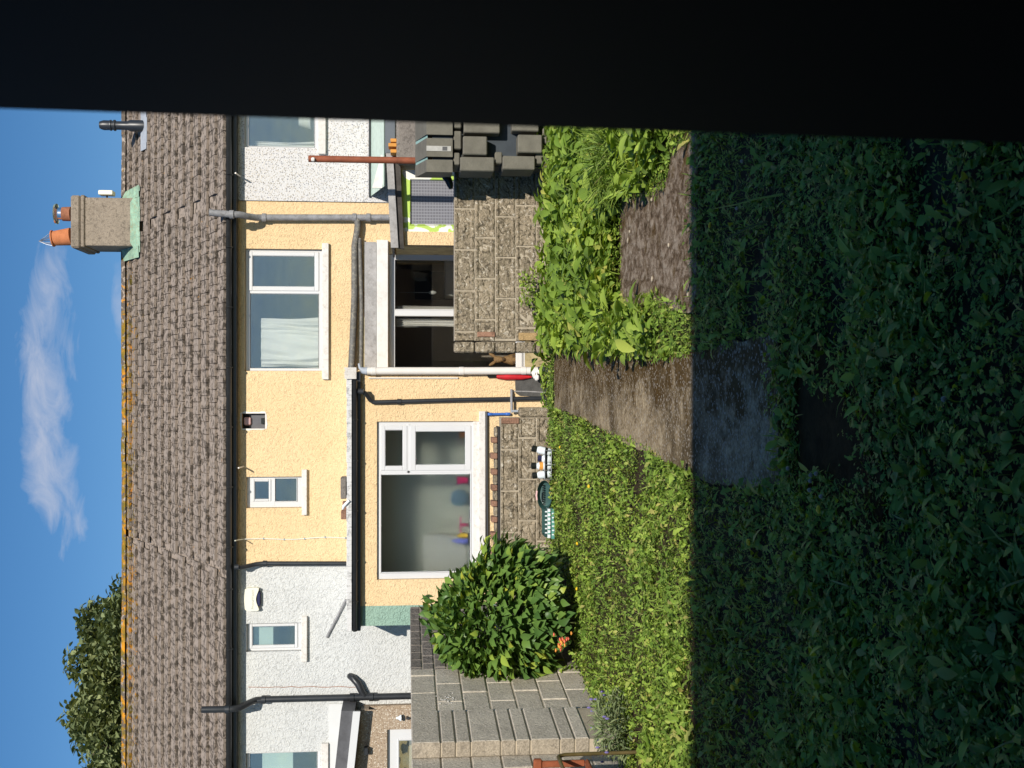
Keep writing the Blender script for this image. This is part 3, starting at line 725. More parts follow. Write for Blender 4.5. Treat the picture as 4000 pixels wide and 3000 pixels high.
# ---- pipes
def vpipe(par, name, pts, r, mat, collars=(), cr=1.28, n=12, label=None):
    o = put(name, MB().tube(pts, r, n), M[mat], par, True, label)
    for c in collars:
        c = Vector(c); put('collar', MB().lathe((c.x,c.y,c.z-.035), [(r*1.02,0),(r*cr,.004),(r*cr,.066),(r*1.02,.07)], n+4), M[mat], o, True)
    return o
yb = YH-.1
# grey soil pipe up past the gutter of the yellow house
def pp(x, y, Y=yb): return P(x, y, Y)
vpipe(H_Y, 'soil_pipe', [pp(818,830,17.48), pp(905,838,17.48), pp(935,838,17.5), pp(965,845,17.6), pp(1000,850,17.76), pp(1030,850), pp(1200,850), pp(1520,850)], .052, 'grey_iron', [pp(1032,850), pp(1385,850), pp(1440,850), pp(905,838,17.48)], label='grey painted iron soil pipe')
b = [pp(1395,850), pp(1398,880), pp(1395,905), pp(1385,960), pp(1385,1150), pp(1378,1330), pp(1372,1440,YH-.12)]
vpipe(H_Y, 'branch_pipe', b, .052, 'dark_iron', label='weathered dark branch pipe along the wall')
vpipe(H_Y, 'bracket', [pp(1405,930), pp(1412,1200), pp(1410,1440)], .03, 'dark_iron')
# black rainwater pipe at the party line
xp = 2203
vpipe(H_Y, 'downpipe', [P(915,2214,17.63), P(940,2216,17.66), P(965,2212,17.75), P(1000,2204,yb), P(1030,2201,yb), P(1352,2201,yb)], .036, 'black_pvc', [P(1035,2201,yb), P(925,2215,17.64)])
# vent pipe of the white house
vpipe(H_W, 'vent_pipe', [P(788,2772,17.5), P(905,2770,17.5), P(935,2765,17.52), P(975,2745,17.7), P(1000,2735,yb), P(1040,2732,yb), P(1380,2724,yb), P(1620,2718,yb)], .052, 'black_pvc', [P(1030,2733,yb), P(1375,2724,yb), P(1450,2722,yb), P(888,2770,17.5)])
vpipe(H_W, 'branch_pipe', [P(1425,2722,yb), P(1412,2700,yb), P(1398,2670,yb+.01), P(1378,2648,yb+.04), P(1368,2640,YH+.02)], [.052,.052,.058,.056,.056], 'black_pvc')
# overflow rods and cable
for y, par, Y0, m in ((690, H_P, YH-.03, 'white_pvc'), (1822, H_Y, YH, 'white_pvc')):
    p0 = P(940 if y == 690 else 952, y, Y0); vpipe(par, 'overflow_pipe', [p0+Vector((0,.02,0)), p0+Vector((.0,-.30,.035))], .012, m)
cb = [P(918,2112,17.55), P(950,2106,YH-.03)]+[P(950+i*40, 2108-3*math.sin(i)-i*.8, YH-.012) for i in range(1, 11)]+[P(1352,2100,YH-.012)]
cab = vpipe(H_Y, 'cable', cb, .009, 'cream_cable', n=6)
for i in range(2, 11, 2): put('cable_clip', MB().box(tuple(cb[i+1]+Vector((-.016,-.012,-.006))), tuple(cb[i+1]+Vector((.016,.012,.006))), .003), M['blue_grey'], cab)
# stain-brown crack line and slanting grey strip on the white house
vpipe(H_W, 'cracked_joint', [P(970+i*28, 2683+random.uniform(-2,2), YH-.006) for i in range(17)], .005, 'terracotta_dull', n=5)
vpipe(H_W, 'grey_strip', [P(1276,2490,YH-.02), P(1315,2415,YH-.02), P(1352,2342,YH-.02)], .024, 'grey_iron', n=6)
# alarm box with its lettering
a0 = rect(2292,2383,957,1014,YH)
def alarm():
    x0, x1, z0, z1 = a0; cxm = (x0+x1)/2; poly = []
    n = 12
    for i in range(n+1): t = i/n; poly.append((x0+.012+(x1-x0-.024)*t, z0+.045*math.sin(math.pi*t)**1.6))
    poly += [(x1, z0+.03), (x1-.004, z1-.05), (x1-.025, z1-.012)]
    for i in range(1, 6): t = i/6; poly.append((x1-.025-(x1-x0-.05)*t, z1-.012+.012*math.sin(math.pi*t)))
    poly += [(x0+.025, z1-.012), (x0+.004, z1-.05), (x0, z0+.03)]
    o = put('alarm_box', MB().prism(poly, YH-.09, YH), M['off_white'], H_W, label='cream alarm box with faded lettering')
    put('lens', MB().box((x0+.07,YH-.075,z0-.02), (x1-.07,YH,z0+.035), .01), M['navy'], o)
    cu = bpy.data.curves.new('lettering', 'FONT'); cu.body = "PhoneWatch"; cu.size = .058; cu.align_x = 'CENTER'; cu.extrude = .0008
    tmp = bpy.data.objects.new('lettering_tmp', cu); COL.objects.link(tmp)
    bpy.context.view_layer.update()
    me = bpy.data.meshes.new_from_object(tmp.evaluated_get(bpy.context.evaluated_depsgraph_get())); me.name = 'lettering'
    bpy.data.objects.remove(tmp)
    me.materials.clear(); me.materials.append(M['ink'])
    lt = bpy.data.objects.new('lettering', me); COL.objects.link(lt); lt.parent = o
    lt.location = Vector((cxm, YH-.092, z0+.075))-OFF[H_W.name]; lt.rotation_euler = (R(90), 0, 0)
alarm()

# ---- chimney
def chimney():
    Yc = 21.25; x0, x1 = PX(960,Yc,420), PX(772,Yc,420); zt, zb = PZ(316,Yc), PZ(560,Yc); D = 1.0
    ch = put('chimney', MB().box((x0,Yc,zb), (x1,Yc+D,zt), .012), M['chimney'], H_Y, label='brown rendered chimney stack with two pots')
    put('chimney_cap', MB().box((x0-.03,Yc-.03,zt-.07), (x1+.04,Yc+D+.03,zt-.002), .015).box((x0-.05,Yc-.05,zt), (x1+.03,Yc+D+.05,PZ(278,Yc)), .03), M['chimney'], ch)
    zc = PZ(278,Yc)
    p = P(278,924,Yc+.35); top = P(204,932,Yc+.35); ax = (top-p)
    pot = put('chimney_pot', MB().tube([p, p+ax*.93, p+ax*.94, p+ax*1.0], [.165,.135,.155,.155], 20), M['terracotta'], ch, True)
    sp = MB()
    for k in range(8):
        a = k*math.pi/4; q = p+ax+Vector((.13*math.cos(a), .13*math.sin(a), 0)); sp.tube([q, q+Vector((-.05*math.cos(a), -.05*math.sin(a), .1))+Vector((-.03,0,0)), top+Vector((-.05,0,.24))], .006, 5)
    put('bird_guard', sp, M['wire'], pot)
    p = P(278,836,Yc+.35); top = P(245,836,Yc+.35)
    pot2 = put('chimney_pot', MB().tube([p, top], [.135,.13], 20), M['terracotta_dull'], ch, True)
    put('cowl', MB().lathe(tuple(top), [(.12,0),(.12,.07),(.135,.085),(.19,.10),(.195,.125),(.16,.135),(.1,.15)], 24), M['chrome'], pot2, True)
    # verdigris flashing
    fl = MB(); n = 14; zf = lambda Y: EZ+(Y-Y_EAVE)*(RZ-EZ)/(Y_RIDGE-Y_EAVE)+.06
    xa, xb = x0-.22, x1+.2
    for i in range(n):
        u0, u1 = xa+(xb-xa)*i/n, xa+(xb-xa)*(i+1)/n; ya = Yc-.16+random.uniform(-.02,.02)
        fl.quad((u0,ya,zf(ya)+.01), (u1,ya+.01,zf(ya)+.012), (u1,Yc+.02,zf(Yc)+.05), (u0,Yc+.02,zf(Yc)+.05))
        fl.quad((u0,Yc-.004,zf(Yc)+.03), (u1,Yc-.004,zf(Yc)+.03), (u1,Yc-.004,zf(Yc)+.12 if x0 < u1 < x1 else zf(Yc)+.06), (u0,Yc-.004,zf(Yc)+.12 if x0 < u0 < x1 else zf(Yc)+.06))
    fl.quad((x0-.22,Yc-.15,zf(Yc-.15)+.02), (x0-.003,Yc-.15,zf(Yc-.15)+.03), (x0-.003,Yc+.6,zf(Yc+.6)+.08), (x0-.22,Yc+.6,zf(Yc+.6)+.03))
    fl.quad((x1+.003,Yc-.15,zf(Yc-.15)+.02), (x1+.22,Yc-.15,zf(Yc-.15)+.02), (x1+.2,Yc+.5,zf(Yc+.5)+.03), (x1+.003,Yc+.5,zf(Yc+.5)+.14))
    put('flashing', fl, M['verdigris'], ch)
    q = P(418,758,Yc+.4); rc = put('receiver_box', MB().box((q.x-.03,q.y-.12,q.z-.13), (q.x+.055,q.y+.1,q.z+.13), .012), M['off_white'], ch)
    put('arm', MB().tube([(q.x-.02,q.y,q.z), (q.x-.16,q.y,q.z-.0)], .016, 8), M['black_pvc'], rc)
chimney()
# ---- roof vent on the right-hand house
q = P(548,492,21.0); top = P(390,492,21.0); Hh = top.z-q.z
rv = put('roof_vent', MB().lathe((q.x,q.y,q.z-.1), [(.105,0),(.105,.27),(.078,.33),(.078,.1+Hh*.60),(.10,.1+Hh*.61),(.10,.1+Hh*.65),(.082,.1+Hh*.66),(.082,.1+Hh*.70),(.098,.1+Hh*.71),(.098,.1+Hh*.74),(.088,.1+Hh*.76),(.09,.1+Hh*.9),(.066,.1+Hh)], 20), M['black_pvc'], H_P, True)
fl = MB(); n = 8
zf = lambda Y: EZ+(Y-Y_EAVE)*(RZ-EZ)/(Y_RIDGE-Y_EAVE)+.055
for i in range(n):
    u0, u1 = q.x-.45+.9*i/n, q.x-.45+.9*(i+1)/n; ya = q.y-.22+random.uniform(-.02,.02)
    fl.quad((u0,ya,zf(ya)), (u1,ya,zf(ya)), (u1,q.y+.05,zf(q.y+.05)+.01), (u0,q.y+.05,zf(q.y+.05)+.01))
put('flashing', fl, M['lead'], rv)

# ---- kitchen extension of the yellow house
ex0, ex1 = PX(2440,YE,1700), PX(1446,YE,1700); ezt = PZ(1398,YE); tealx = PX(2366,YE,1500); plz = PZ(2124,YE)
put('extension_wall', wall_holes(MB(), tealx, ex1, plz, ezt, YE, [W3]), M['yellow'], H_Y)
put('extension_wall', MB().box((ex0,YE+.005,YARD), (tealx-.001,YH-.01,ezt)), M['teal_render'], H_Y, label='narrow teal painted end of the extension')
put('extension_side_wall', MB().box((ex1-.2,YE+.262,YARD), (ex1,YH-.002,ezt)), M['yellow'], H_Y)
put('plinth', MB().box((tealx,YE+.02,YARD), (ex1-.004,YE+.25,plz-.001)), M['black_plinth'], H_Y)
put('room_wall', MB().box((tealx,YH-.05,YARD), (ex1-.21,YH-.012,ezt-.01)).box((tealx,YE+.3,PZ(1830,YE)-.03), (ex1-.21,YH-.06,PZ(1830,YE)-.0)), M['room_light'], H_Y)
fr = MB(); n = 40; gx0, gx1 = PX(2468,YE-.16,1400), PX(1452,YE-.16,1400)
zt_, zb_ = PZ(1354,YE-.16), PZ(1374,YE-.16)
for i in range(n):
    a, b_ = gx0+(gx1-gx0)*i/n, gx0+(gx1-gx0)*(i+1)/n; j = random.uniform(-.006,.006)
    fr.box((a,YE-.15+j*.5,zb_), (b_+.0005,YH+.0,zt_+j), .005)
er = put('extension_roof', fr, M['felt'], H_Y, label='flat roof edge of whitened felt with black stains')
put('fascia', MB().box((gx0,YE-.10,PZ(1408,YE-.1)), (gx1,YE-.06,zb_-.002)).box((gx0,YE-.058,PZ(1408,YE-.1)), (gx1,YE+.26,PZ(1408,YE-.1)+.02)), M['black_pvc'], H_Y)
gm = MB(); n = 9; zc = PZ(1380,YE-.18); gxa, gxb = PX(2466,YE-.18,1390), PX(1486,YE-.18,1390)
for x in (gxa, gxb):
    for rr in (.058, .052):
        for k in range(n): a = math.pi*k/(n-1); gm.v.append((x, YE-.165-rr*math.cos(a), zc-rr*math.sin(a)))
for i in range(n-1): gm.f += [(i, 2*n+i, 2*n+i+1, i+1), (n+i, n+i+1, 3*n+i+1, 3*n+i)]
gm.f += [(0, n, 3*n, 2*n), (n-1, 3*n-1, 4*n-1, 2*n-1), tuple(range(n)), tuple(range(2*n, 3*n))[::-1]]
g2 = put('gutter', gm, M['black_pvc'], H_Y, True)
for y in (1640, 1800, 1995, 2190, 2350):
    x = PX(y,YE-.18,1390); put('bracket', MB().tube([(x, YE-.165-.064*math.cos(math.pi*k/8), zc-.064*math.sin(math.pi*k/8)) for k in range(9)], .01, 6), M['black_pvc'], g2)
Yg = YE-.165
vpipe(H_Y, 'downpipe', [P(1398,1527,Yg), P(1415,1530,Yg), P(1430,1538,Yg+.03), P(1446,1562,YE-.05), P(1458,1571,YE-.045), P(1480,1571,YE-.045), P(1800,1562,YE-.045), P(2145,1556,YE-.045)], .034, 'black_pvc', [P(1412,1529,Yg), P(1560,1569,YE-.045)])
# lead upstand where the roof meets the branch pipe
ld = MB(); n = 12
for i in range(n):
    y0, y1 = 1435+45*i/n, 1435+45*(i+1)/n; a = P(1345+random.uniform(-4,4),y0,YE-.2); b_ = P(1345+random.uniform(-4,4),y1,YE-.2); c_ = P(1392,y1,YE-.17); d_ = P(1392,y0,YE-.17)
    ld.quad(b_, a, d_, c_)
put('lead_corner', ld, M['sill'], er)
# white soil pipe and its dark foot, at the corner of the extension
Yp = YE-.09
wp = vpipe(H_Y, 'soil_pipe', [P(1434,1449,Yp), P(1600,1449,Yp), P(1800,1449,Yp), P(2105,1448,Yp)], .056, 'white_pvc', [P(1460,1449,Yp), P(1803,1449,Yp), P(2046,1448,Yp)], 1.1, 16)
put('pipe_foot', MB().tube([P(2100,1448,Yp), P(2182,1447,Yp)], .06, 16), M['dark_pvc'], wp, True)
mm = MB(); 
for k in range(9): c = P(2098+random.uniform(-14,10), 1452+k*3.2, Yp-.045+random.uniform(-.01,.015)); mm.lathe((c.x,c.y,c.z-.03), [(.006,0),(.04,.02),(.035,.05),(.006,.062)], 8)
put('pointing', mm, M['plaster'], wp, True)
put('vent_cowl', MB().tube([P(1434,1449,Yp), P(1418,1447,Yp), P(1405,1436,Yp-.02), P(1402,1420,Yp-.01)], [.058,.05,.02,.016], 12), M['lead'], wp, True)
put('cable_trunking', MB().box(tuple(P(1790,1474,YE-.03)), tuple(P(1440,1479,YE-.002)), .003), M['white_board'], H_Y)
# big three-light window
w3 = window(H_Y, W3, YE, [(*rect(1662,1840,1486,1592,YE),.075), (*rect(1662,1840,1600,1842,YE),.095), (*rect(1850,2240,1484,1842,YE),.02)], .05, None, 'frosted', .05)
bar(w3, rect(1838,1852,1482,1845,YE), YE, .045, .11); bar(w3, rect(1655,1850,1590,1602,YE), YE, .045, .11, name='transom')
put('sub_sill', MB().box((W3[0],YE+.005,PZ(1884,YE)-.02), (W3[1],YE+.12,PZ(1848,YE)), .01), M['sill'], w3)
s = MB(); n = 16; a, b_ = PX(2300,YE,1884), PX(1606,YE,1884)
s.box((a, YE-.07, PZ(1897,YE-.07)), (b_, YE+.01, PZ(1872,YE-.07)), .009)
put('sill', s, M['sill'], w3)
vpipe(H_Y, 'waste_pipe', [P(1902,1607,YE-.035), P(1903,1850,YE-.035), P(1905,2180,YE-.035)], .017, 'black_pvc', n=8)
# objects on the sill behind the frosted glass
zs_ = PZ(1832,YE+.3)
def on_sill(y, r, h, mat, name, label, cat, x=1832, lift=0, prof=None):
    p = P(x, y, YE+.2); prof = prof or [(r*.78,0),(r,h*.8),(r*1.1,h*.82),(r*1.1,h)]
    return single(name, MB().lathe((p.x, p.y, PZ(1830,YE)+.002+lift), prof, 16), M[mat], label, cat, None, True)
on_sill(1695, .065, .12, 'terracotta', 'flower_pot', 'terracotta flower pot behind the frosted kitchen window', 'flower pot')
on_sill(1876, .055, .16, 'pink_pot', 'beaker', 'magenta beaker behind the frosted kitchen window', 'beaker')
p = P(1790,1945,YE+.2); single('round_brush', MB().tube([(p.x,p.y-.03,PZ(1830,YE)+.135), (p.x,p.y,PZ(1830,YE)+.135), (p.x,p.y+.03,PZ(1830,YE)+.135)], [.10,.13,.06], 20).tube([(p.x,p.y,PZ(1830,YE)+.05),(p.x,p.y,PZ(1830,YE)+.003)], .03, 8), M['blue_grey'], 'blue grey round dish stood up behind the frosted kitchen window', 'dish', None, True)
p = P(1800,2050,YE+.22); single('red_stick', MB().box((p.x-.13,p.y-.01,p.z-.012), (p.x+.13,p.y+.012,p.z+.012), .006).box((p.x-.02,p.y-.008,PZ(1830,YE)+.003), (p.x+.02,p.y+.008,p.z), .004), M['pink_pot'], 'red bar on a foot behind the frosted kitchen window', 'bar')
on_sill(2092, .04, .16, 'yellow_toy', 'toy', 'yellow bottle behind the frosted kitchen window', 'bottle', prof=[(.04,0),(.04,.1),(.02,.13),(.02,.16)])
on_sill(2112, .045, .24, 'violet_toy', 'toy', 'violet bottle behind the frosted kitchen window', 'bottle', prof=[(.045,0),(.045,.14),(.02,.19),(.02,.24)])
cq = rect(2090,2245,1655,1838,YE+.4)
single('sun_patch_panel', MB().box((cq[0],YE+.4,PZ(1830,YE)+.002), (cq[1],YE+.6,cq[3]), .02), M['white_board'], 'added white panel standing in for the sunlit patch behind the frosted kitchen window', 'sun_patch_panel')  # added panel: its white face stands for a sunlit patch indoors
# small pipes by the foot of the extension
vpipe(H_Y, 'water_pipe', [P(1905,1618,YE-.05), P(1988,1617,YE-.05)], .019, 'blue_pipe', [P(1915,1618,YE-.05), P(1984,1617,YE-.05)], 1.2, 10)
vpipe(H_Y, 'waste_pipe', [P(1998,1522,YE-.03), P(1998,1560,YE-.1), P(1999,1612,YE-.1)], .02, 'grey_iron', n=8)
vpipe(H_Y, 'waste_pipe', [P(1998,1606,YE-.11), P(2030,1606,YE-.11), P(2060,1606,YE-.1)], .019, 'lead', n=8)
vpipe(H_Y, 'cable', [P(2002,1528,YE-.01), P(2060,1529,YE-.01), P(2165,1535,YE-.01)], .008, 'grey_wood', n=6)
cp_ = MB(); poly = [(2012,1490),(2014,1535),(2030,1546),(2123,1550),(2123,1480),(2040,1478),(2020,1482)]
pl_ = [P(x,y,YE-.012) for x, y in poly]; cp_.prism([(p.x,p.z) for p in pl_], YE-.014, YE-.001); put('cement_patch', cp_, M['cement_patch'], H_Y)
# boards above the tall window
h0, h1 = PX(1446,YH,1450), PX(948,YH,1450)
put('fascia_board', MB().box((h0,YH-.10,PZ(1470,YH-.1)), (h1,YH-.002,PZ(1424,YH-.1)), .004), M['grey_wood'], H_Y)
put('trim_board', MB().box((h0,YH-.09,PZ(1428,YH-.1)+.012), (PX(1240,YH,1430),YH-.002,PZ(1428,YH-.1)+.05), .004), M['mossy_shaded_wall'], H_Y)
put('head_board', MB().box((h0,YH-.135,PZ(1516,YH-.13)), (h1+.03,YH-.002,PZ(1471,YH-.13)-.001), .006), M['white_board'], H_Y)
put('mossy_base', MB().box((h0,YH-.02,YARD), (PX(995,YH,2070),YH-.001,PZ(2050,YH))), M['mossy_shaded_wall'], H_Y)

# ---- outhouse with the lime window
ox0, ox1 = PX(957,YO,1650), PX(560,YO,1650)
OUT = thing('outhouse', 'small yellow outhouse with a flaking lime green window', 'shed', ((ox0+ox1)/2, YO+.7, YARD))
put('wall', wall_holes(MB(), ox0, ox1, YARD, PZ(1545,YO), YO, [W8], .1, .2), M['yellow'], OUT)
put('side_wall', MB().box((ox0,YO+.203,YARD), (ox0+.2,YH-.035,PZ(1545,YO))), M['mossy_shaded_wall'], OUT)  # shade on this side is put into a browner wall colour
put('side_wall', MB().box((ox1-.2,YO+.203,YARD), (ox1,YH-.035,PZ(1545,YO))), M['yellow'], OUT)
p = [P(1508,600,YO-.12), P(1527,968,YO-.12), P(1556,968,YO-.12), P(1535,600,YO-.12)]
put('verge_board', MB().prism([(q.x,q.z) for q in (p[2],p[3],p[0],p[1])], YO-.14, YO-.10), M['grey_wood'], OUT)
p = [P(1530,600,YO-.1), P(1554,968,YO-.1), P(1578,972,YO-.1), P(1562,600,YO-.1)]
put('dark_board', MB().prism([(q.x,q.z) for q in (p[2],p[3],p[0],p[1])], YO-.098, YO-.002), M['dark_wood'], OUT)
p = [P(1512,600,YO), P(1531,968,YO), P(1540,968,YO), P(1522,600,YO)]
put('roof', MB().prism([(q.x,q.z) for q in (p[2],p[3],p[0],p[1])], YO-.096, YH-.035), M['felt_roof'], OUT)
w8 = window(OUT, W8, YO, [(*rect(697,882,1598,1900,YO),.02)], .10, None, 'wired', .03, 'lime')

# ---- lean-to of the white house at the far left
LT_ = thing('lean_to', 'pebbledashed lean-to with a sloping dark roof edge and white frame window', 'extension', (XL-2.2, YE, YARD))
Yl = YH-.32
wl9 = rect(2848,3060,1512,1700,Yl)
lx1 = PX(2772,Yl,1450); lx0 = PX(3250,Yl,1450)
zz = lambda v, y: P(v, y, Yl)
k = .108
def slant(v_at_2745, y): return v_at_2745-(y-2745)*k
poly_ = [(lx0,YARD), (lx1,YARD), (lx1,PZ(slant(1412,2762),Yl)), (lx0,PZ(slant(1412,2762)-(3250-2762)*k,Yl))]
hx = [h for h in wl9]
mbw = MB(); wall_holes(mbw, lx0, lx1, YARD, PZ(1440,Yl), Yl, [wl9], .1, .2)
mbw.prism([(lx0,PZ(1440,Yl)), (lx1,PZ(1440,Yl)), (lx1,poly_[2][1]), (lx0,poly_[3][1])], Yl, Yl+.2)
put('wall', mbw, M['dash_brown'], LT_)
put('side_wall', MB().box((lx1-.2,Yl+.202,YARD), (lx1,YH-.03,poly_[2][1]-.02)), M['dash_brown'], LT_)
def band(va, vb, y0, y1, m, name, ya, yb_):
    a, b_, c_, d_ = P(slant(vb,y1),y1,Yl), P(slant(vb,y0),y0,Yl), P(slant(va,y0),y0,Yl), P(slant(va,y1),y1,Yl)
    return put(name, MB().prism([(a.x,a.z),(b_.x,b_.z),(c_.x,c_.z),(d_.x,d_.z)], ya, yb_), M[m], LT_)
band(1384, 1412, 2758, 3220, 'upvc', 'verge_board', Yl-.30, Yl-.26)
band(1338, 1390, 2758, 3220, 'felt_roof', 'roof', Yl-.258, YH-.03)
a_, b_, c_, d_ = P(1300,3220,YH-.03), P(1345,2750,YH-.03), P(1285,2750,YH-.03), P(1285,3220,YH-.03)
put('upstand', MB().prism([(a_.x,a_.z),(b_.x,b_.z),(c_.x,c_.z),(d_.x,d_.z)], YH-.026, YH-.006), M['smooth_white'], LT_)
w9 = window(LT_, wl9, Yl, [(*rect(2890,3050,1552,1690,Yl),.03)], .09, None, 'glass', .07)
q = P(1560,2800,Yl); put('outdoor_light', MB().lathe((q.x,q.y-.06,q.z-.03), [(.05,0),(.045,.02),(.02,.05),(.02,.08)], 14), M['white_plastic'], LT_, True)
q = P(1432,2928,Yl); put('outdoor_light', MB().box((q.x-.05,q.y-.12,q.z-.03), (q.x+.06,q.y,q.z+.035), .01), M['black_pvc'], LT_)
q = P(1590,2800,Yl); put('tap', MB().tube([(q.x,q.y,q.z),(q.x,q.y-.1,q.z),(q.x,q.y-.12,q.z-.04)], .016, 8), M['black_pvc'], LT_)

# ---- canopy of the pebbledashed house
CA = thing('canopy', 'pale green sheet canopy with a boarded end on the pebbledashed house', 'canopy', (PX(600,YH), YH-.4, PZ(1500,YH)))
yc0 = YH-.95
ca, cb_ = PX(768,YH,1450), PX(380,YH,1450)
zA, zB = PZ(1448,YH-.04), PZ(1500,yc0)
put('sheet', MB().quad((ca,yc0,zB), (cb_,yc0,zB), (cb_,YH-.032,zA), (ca,YH-.032,zA)).quad((ca,yc0,zB-.012), (ca,YH-.032,zA-.012), (cb_,YH-.032,zA-.012), (cb_,yc0,zB-.012)), M['greenish_glass'], CA)
put('top_rail', MB().box((ca-.02,YH-.07,zA+.004), (cb_,YH-.032,zA+.03), .004), M['black_pvc'], CA)
put('front_beam', MB().box((PX(602,yc0),yc0-.02,PZ(1544,yc0)), (cb_,yc0+.06,zB-.016), .006), M['slate_grey'], CA)
a, b_, c_ = P(1460,768,YH-.06), P(1497,768,YH-.06), P(1505,650,YH-.06)
put('end_board', MB().prism([(b_.x,b_.z),(c_.x,c_.z),(c_.x+.02,c_.z+.05),(a.x,a.z)], yc0+.1, yc0+.13), M['white_board'], CA)
NW = thing('yard_wall', 'dark boundary wall under the canopy of the pebbledashed house', 'wall', (PX(520,16.2), 16.2, YARD))
put('wall', MB().box((PX(632,16.2,1600),16.2,YARD), (PX(300,16.2,1600),16.5,PZ(1548,16.2)), .03), M['block_dark'], NW)  # shadow below the canopy is put into the wall's dark colour
for i, y in enumerate((548, 566, 590)):
    q = P(1550, y, 16.2); single('timber_offcut', MB().box((q.x-.02,16.22,q.z+.003), (q.x+.03,16.44,q.z+.09+.03*(i == 1)), .004), M['orange_wood'], 'short orange timber offcut standing on the dark yard wall', 'timber', group='timber offcuts on the yard wall')

# ---- rust-red steel post
q = P(1205,620,15.5)
tp = thing('steel_post', 'rust red steel tube post with a bolt at its top', 'post', (q.x, q.y, YARD))
put('tube', MB().lathe((q.x,q.y,YARD), [(.046,0),(.046,q.z-YARD),(.038,q.z-YARD),(.038,q.z-YARD-.05)], 18, True, False), M['rust_post'], tp, True)
put('bolt', MB().lathe((q.x-.02,q.y-.055,q.z-.09), [(.02,0),(.03,.01),(.03,.04),(.012,.05)], 8), M['plaster'], tp)

# ---- loose things on the extension roof edge
zr = zt_+.007
q0, q1 = PX(1946,YE,1340), PX(1862,YE,1340)
single('roof_slab', MB().box((q0,YE-.12,zr), (q1,YE+.1,zr+.085), .012), M['block_dark'], 'grey slab weighing down the felt roof edge', 'slab')
q0, q1 = PX(2026,YE,1340), PX(1950,YE,1340)
single('brick_half', MB().box((q0,YE-.1,zr), (q0+.13,YE+.05,zr+.08), .01).box((q0+.1,YE-.05,zr), (q1-.03,YE+.06,zr+.06), .01), M['brick'], 'broken brown brick on the felt roof edge', 'brick')
q = P(1345,1968,YE-.15); single('mastic_tube', MB().tube([P(1364,1955,YE-.17), P(1342,1978,YE-.16), P(1338,1990,YE-.155)], [.022,.024,.012], 10), M['white_plastic'], 'white sealant tube leaning on the felt roof edge', 'tube', None, True)

# ------------------------------------------------------------------ retaining walls of carved blocks
def carved_block(w, h, motif=True, d=.1):
    """cast block: sunk panel between a raised rim, rising to a lens-shaped boss with rough face"""
    nx, nz = 17, 10; mb = MB(); amp = random.uniform(.006,.017); cu, cv = random.uniform(.46,.6), random.uniform(.42,.54)
    for j in range(nz+1):
        for i in range(nx+1):
            u, v_ = i/nx, j/nz; x, z = (u-.5)*w, v_*h
            ed = min(u*w, (1-u)*w, v_*h, (1-v_)*h)
            y = 0.012 if ed > .022 else 0.0
            if ed < 1e-6: y = .006
            if motif:
                ex, ez = (u-cu)/.27, (v_-cv)/.29
                rr = math.hypot(ex, ez)
                if rr < 1: y -= amp*(1-rr*rr)**.5
                elif rr < 1.22: y += .006
            y += random.uniform(-.005,.005)
            mb.v.append((x, y, z))
    for j in range(nz):
        for i in range(nx): a = j*(nx+1)+i; mb.f.append((a, a+1, a+nx+2, a+nx+1))
    base = len(mb.v); ring = [i for i in range(nx+1)]+[j*(nx+1)+nx for j in range(1, nz+1)]+[nz*(nx+1)+i for i in range(nx-1, -1, -1)]+[j*(nx+1) for j in range(nz-1, 0, -1)]
    for i in ring: v_ = mb.v[i]; mb.v.append((v_[0], d, v_[2]))
    m_ = len(ring)
    for k_ in range(m_): mb.f.append((ring[(k_+1) % m_], ring[k_], base+k_, base+(k_+1) % m_))
    return mb
carved_me = {}
def carved(w, h, kind):
    key = (round(w,3), round(h,3), kind)
    if key not in carved_me: carved_me[key] = mesh_of('block', carved_block(w-.02, h-.016, kind < 3), M['carved'])
    return carved_me[key]
def block_wall(name, label, x0, x1, z0, ztop, Y, courses, bw, brick_at=(), pilaster=None):
    t = thing(name, label, 'wall', ((x0+x1)/2, Y, z0), 0); off = OFF[t.name]; hc = (ztop-z0)/courses
    put('mortar', MB().box((x0+.008,Y+.016,z0-.3), (x1-.004,Y+.21,ztop-.006)), M['mortar_grey'], t)
    for c in range(courses):
        x = x1; first = True; o = [1, .5, .78, .3, .6][c % 5]*bw
        while x > x0+.03:
            w = min(o if first else bw, x-x0); first = False
            if w > .06:
                me = carved(round(w,3), hc, random.choice((0,1,2)) if w > .3 else 3)
                link_copy('block', me, t, Matrix.Translation(Vector((x-w/2, Y+random.uniform(-.004,.004), z0+hc*c+.006))-off))
            x -= w
    return t
# right-hand wall
rx0, rx1 = PX(1334,YW,1900), PX(560,YW,1900); rz1 = PZ(1773,YW)
RW = block_wall('carved_block_wall', 'weathered carved-block garden wall beside the stacked timber blocks', rx0, rx1, -.04, rz1, YW, 5, .45)
off = OFF[RW.name]; pz = -.04; k_ = 0
for hh in (.225,.22,.23,.225,rz1+.04-.9):
    o = put('end_block', MB().box((PX(1376,YW),YW-.014,pz+.005), (rx0-.006,YW+.21,pz+hh-.005), .014), M['carved'], RW); pz += hh
# brick fragments built into it
q = rect(1296,1316,1864,1934,YW); put('brick', MB().box((q[0],YW-.008,q[2]), (q[1],YW+.05,q[3]), .006), M['brick'], RW)
q = rect(1300,1330,2026,2098,YW); put('brick', MB().box((q[0],YW-.008,q[2]), (q[1],YW+.05,q[3]), .006), M['tan_brick'], RW)
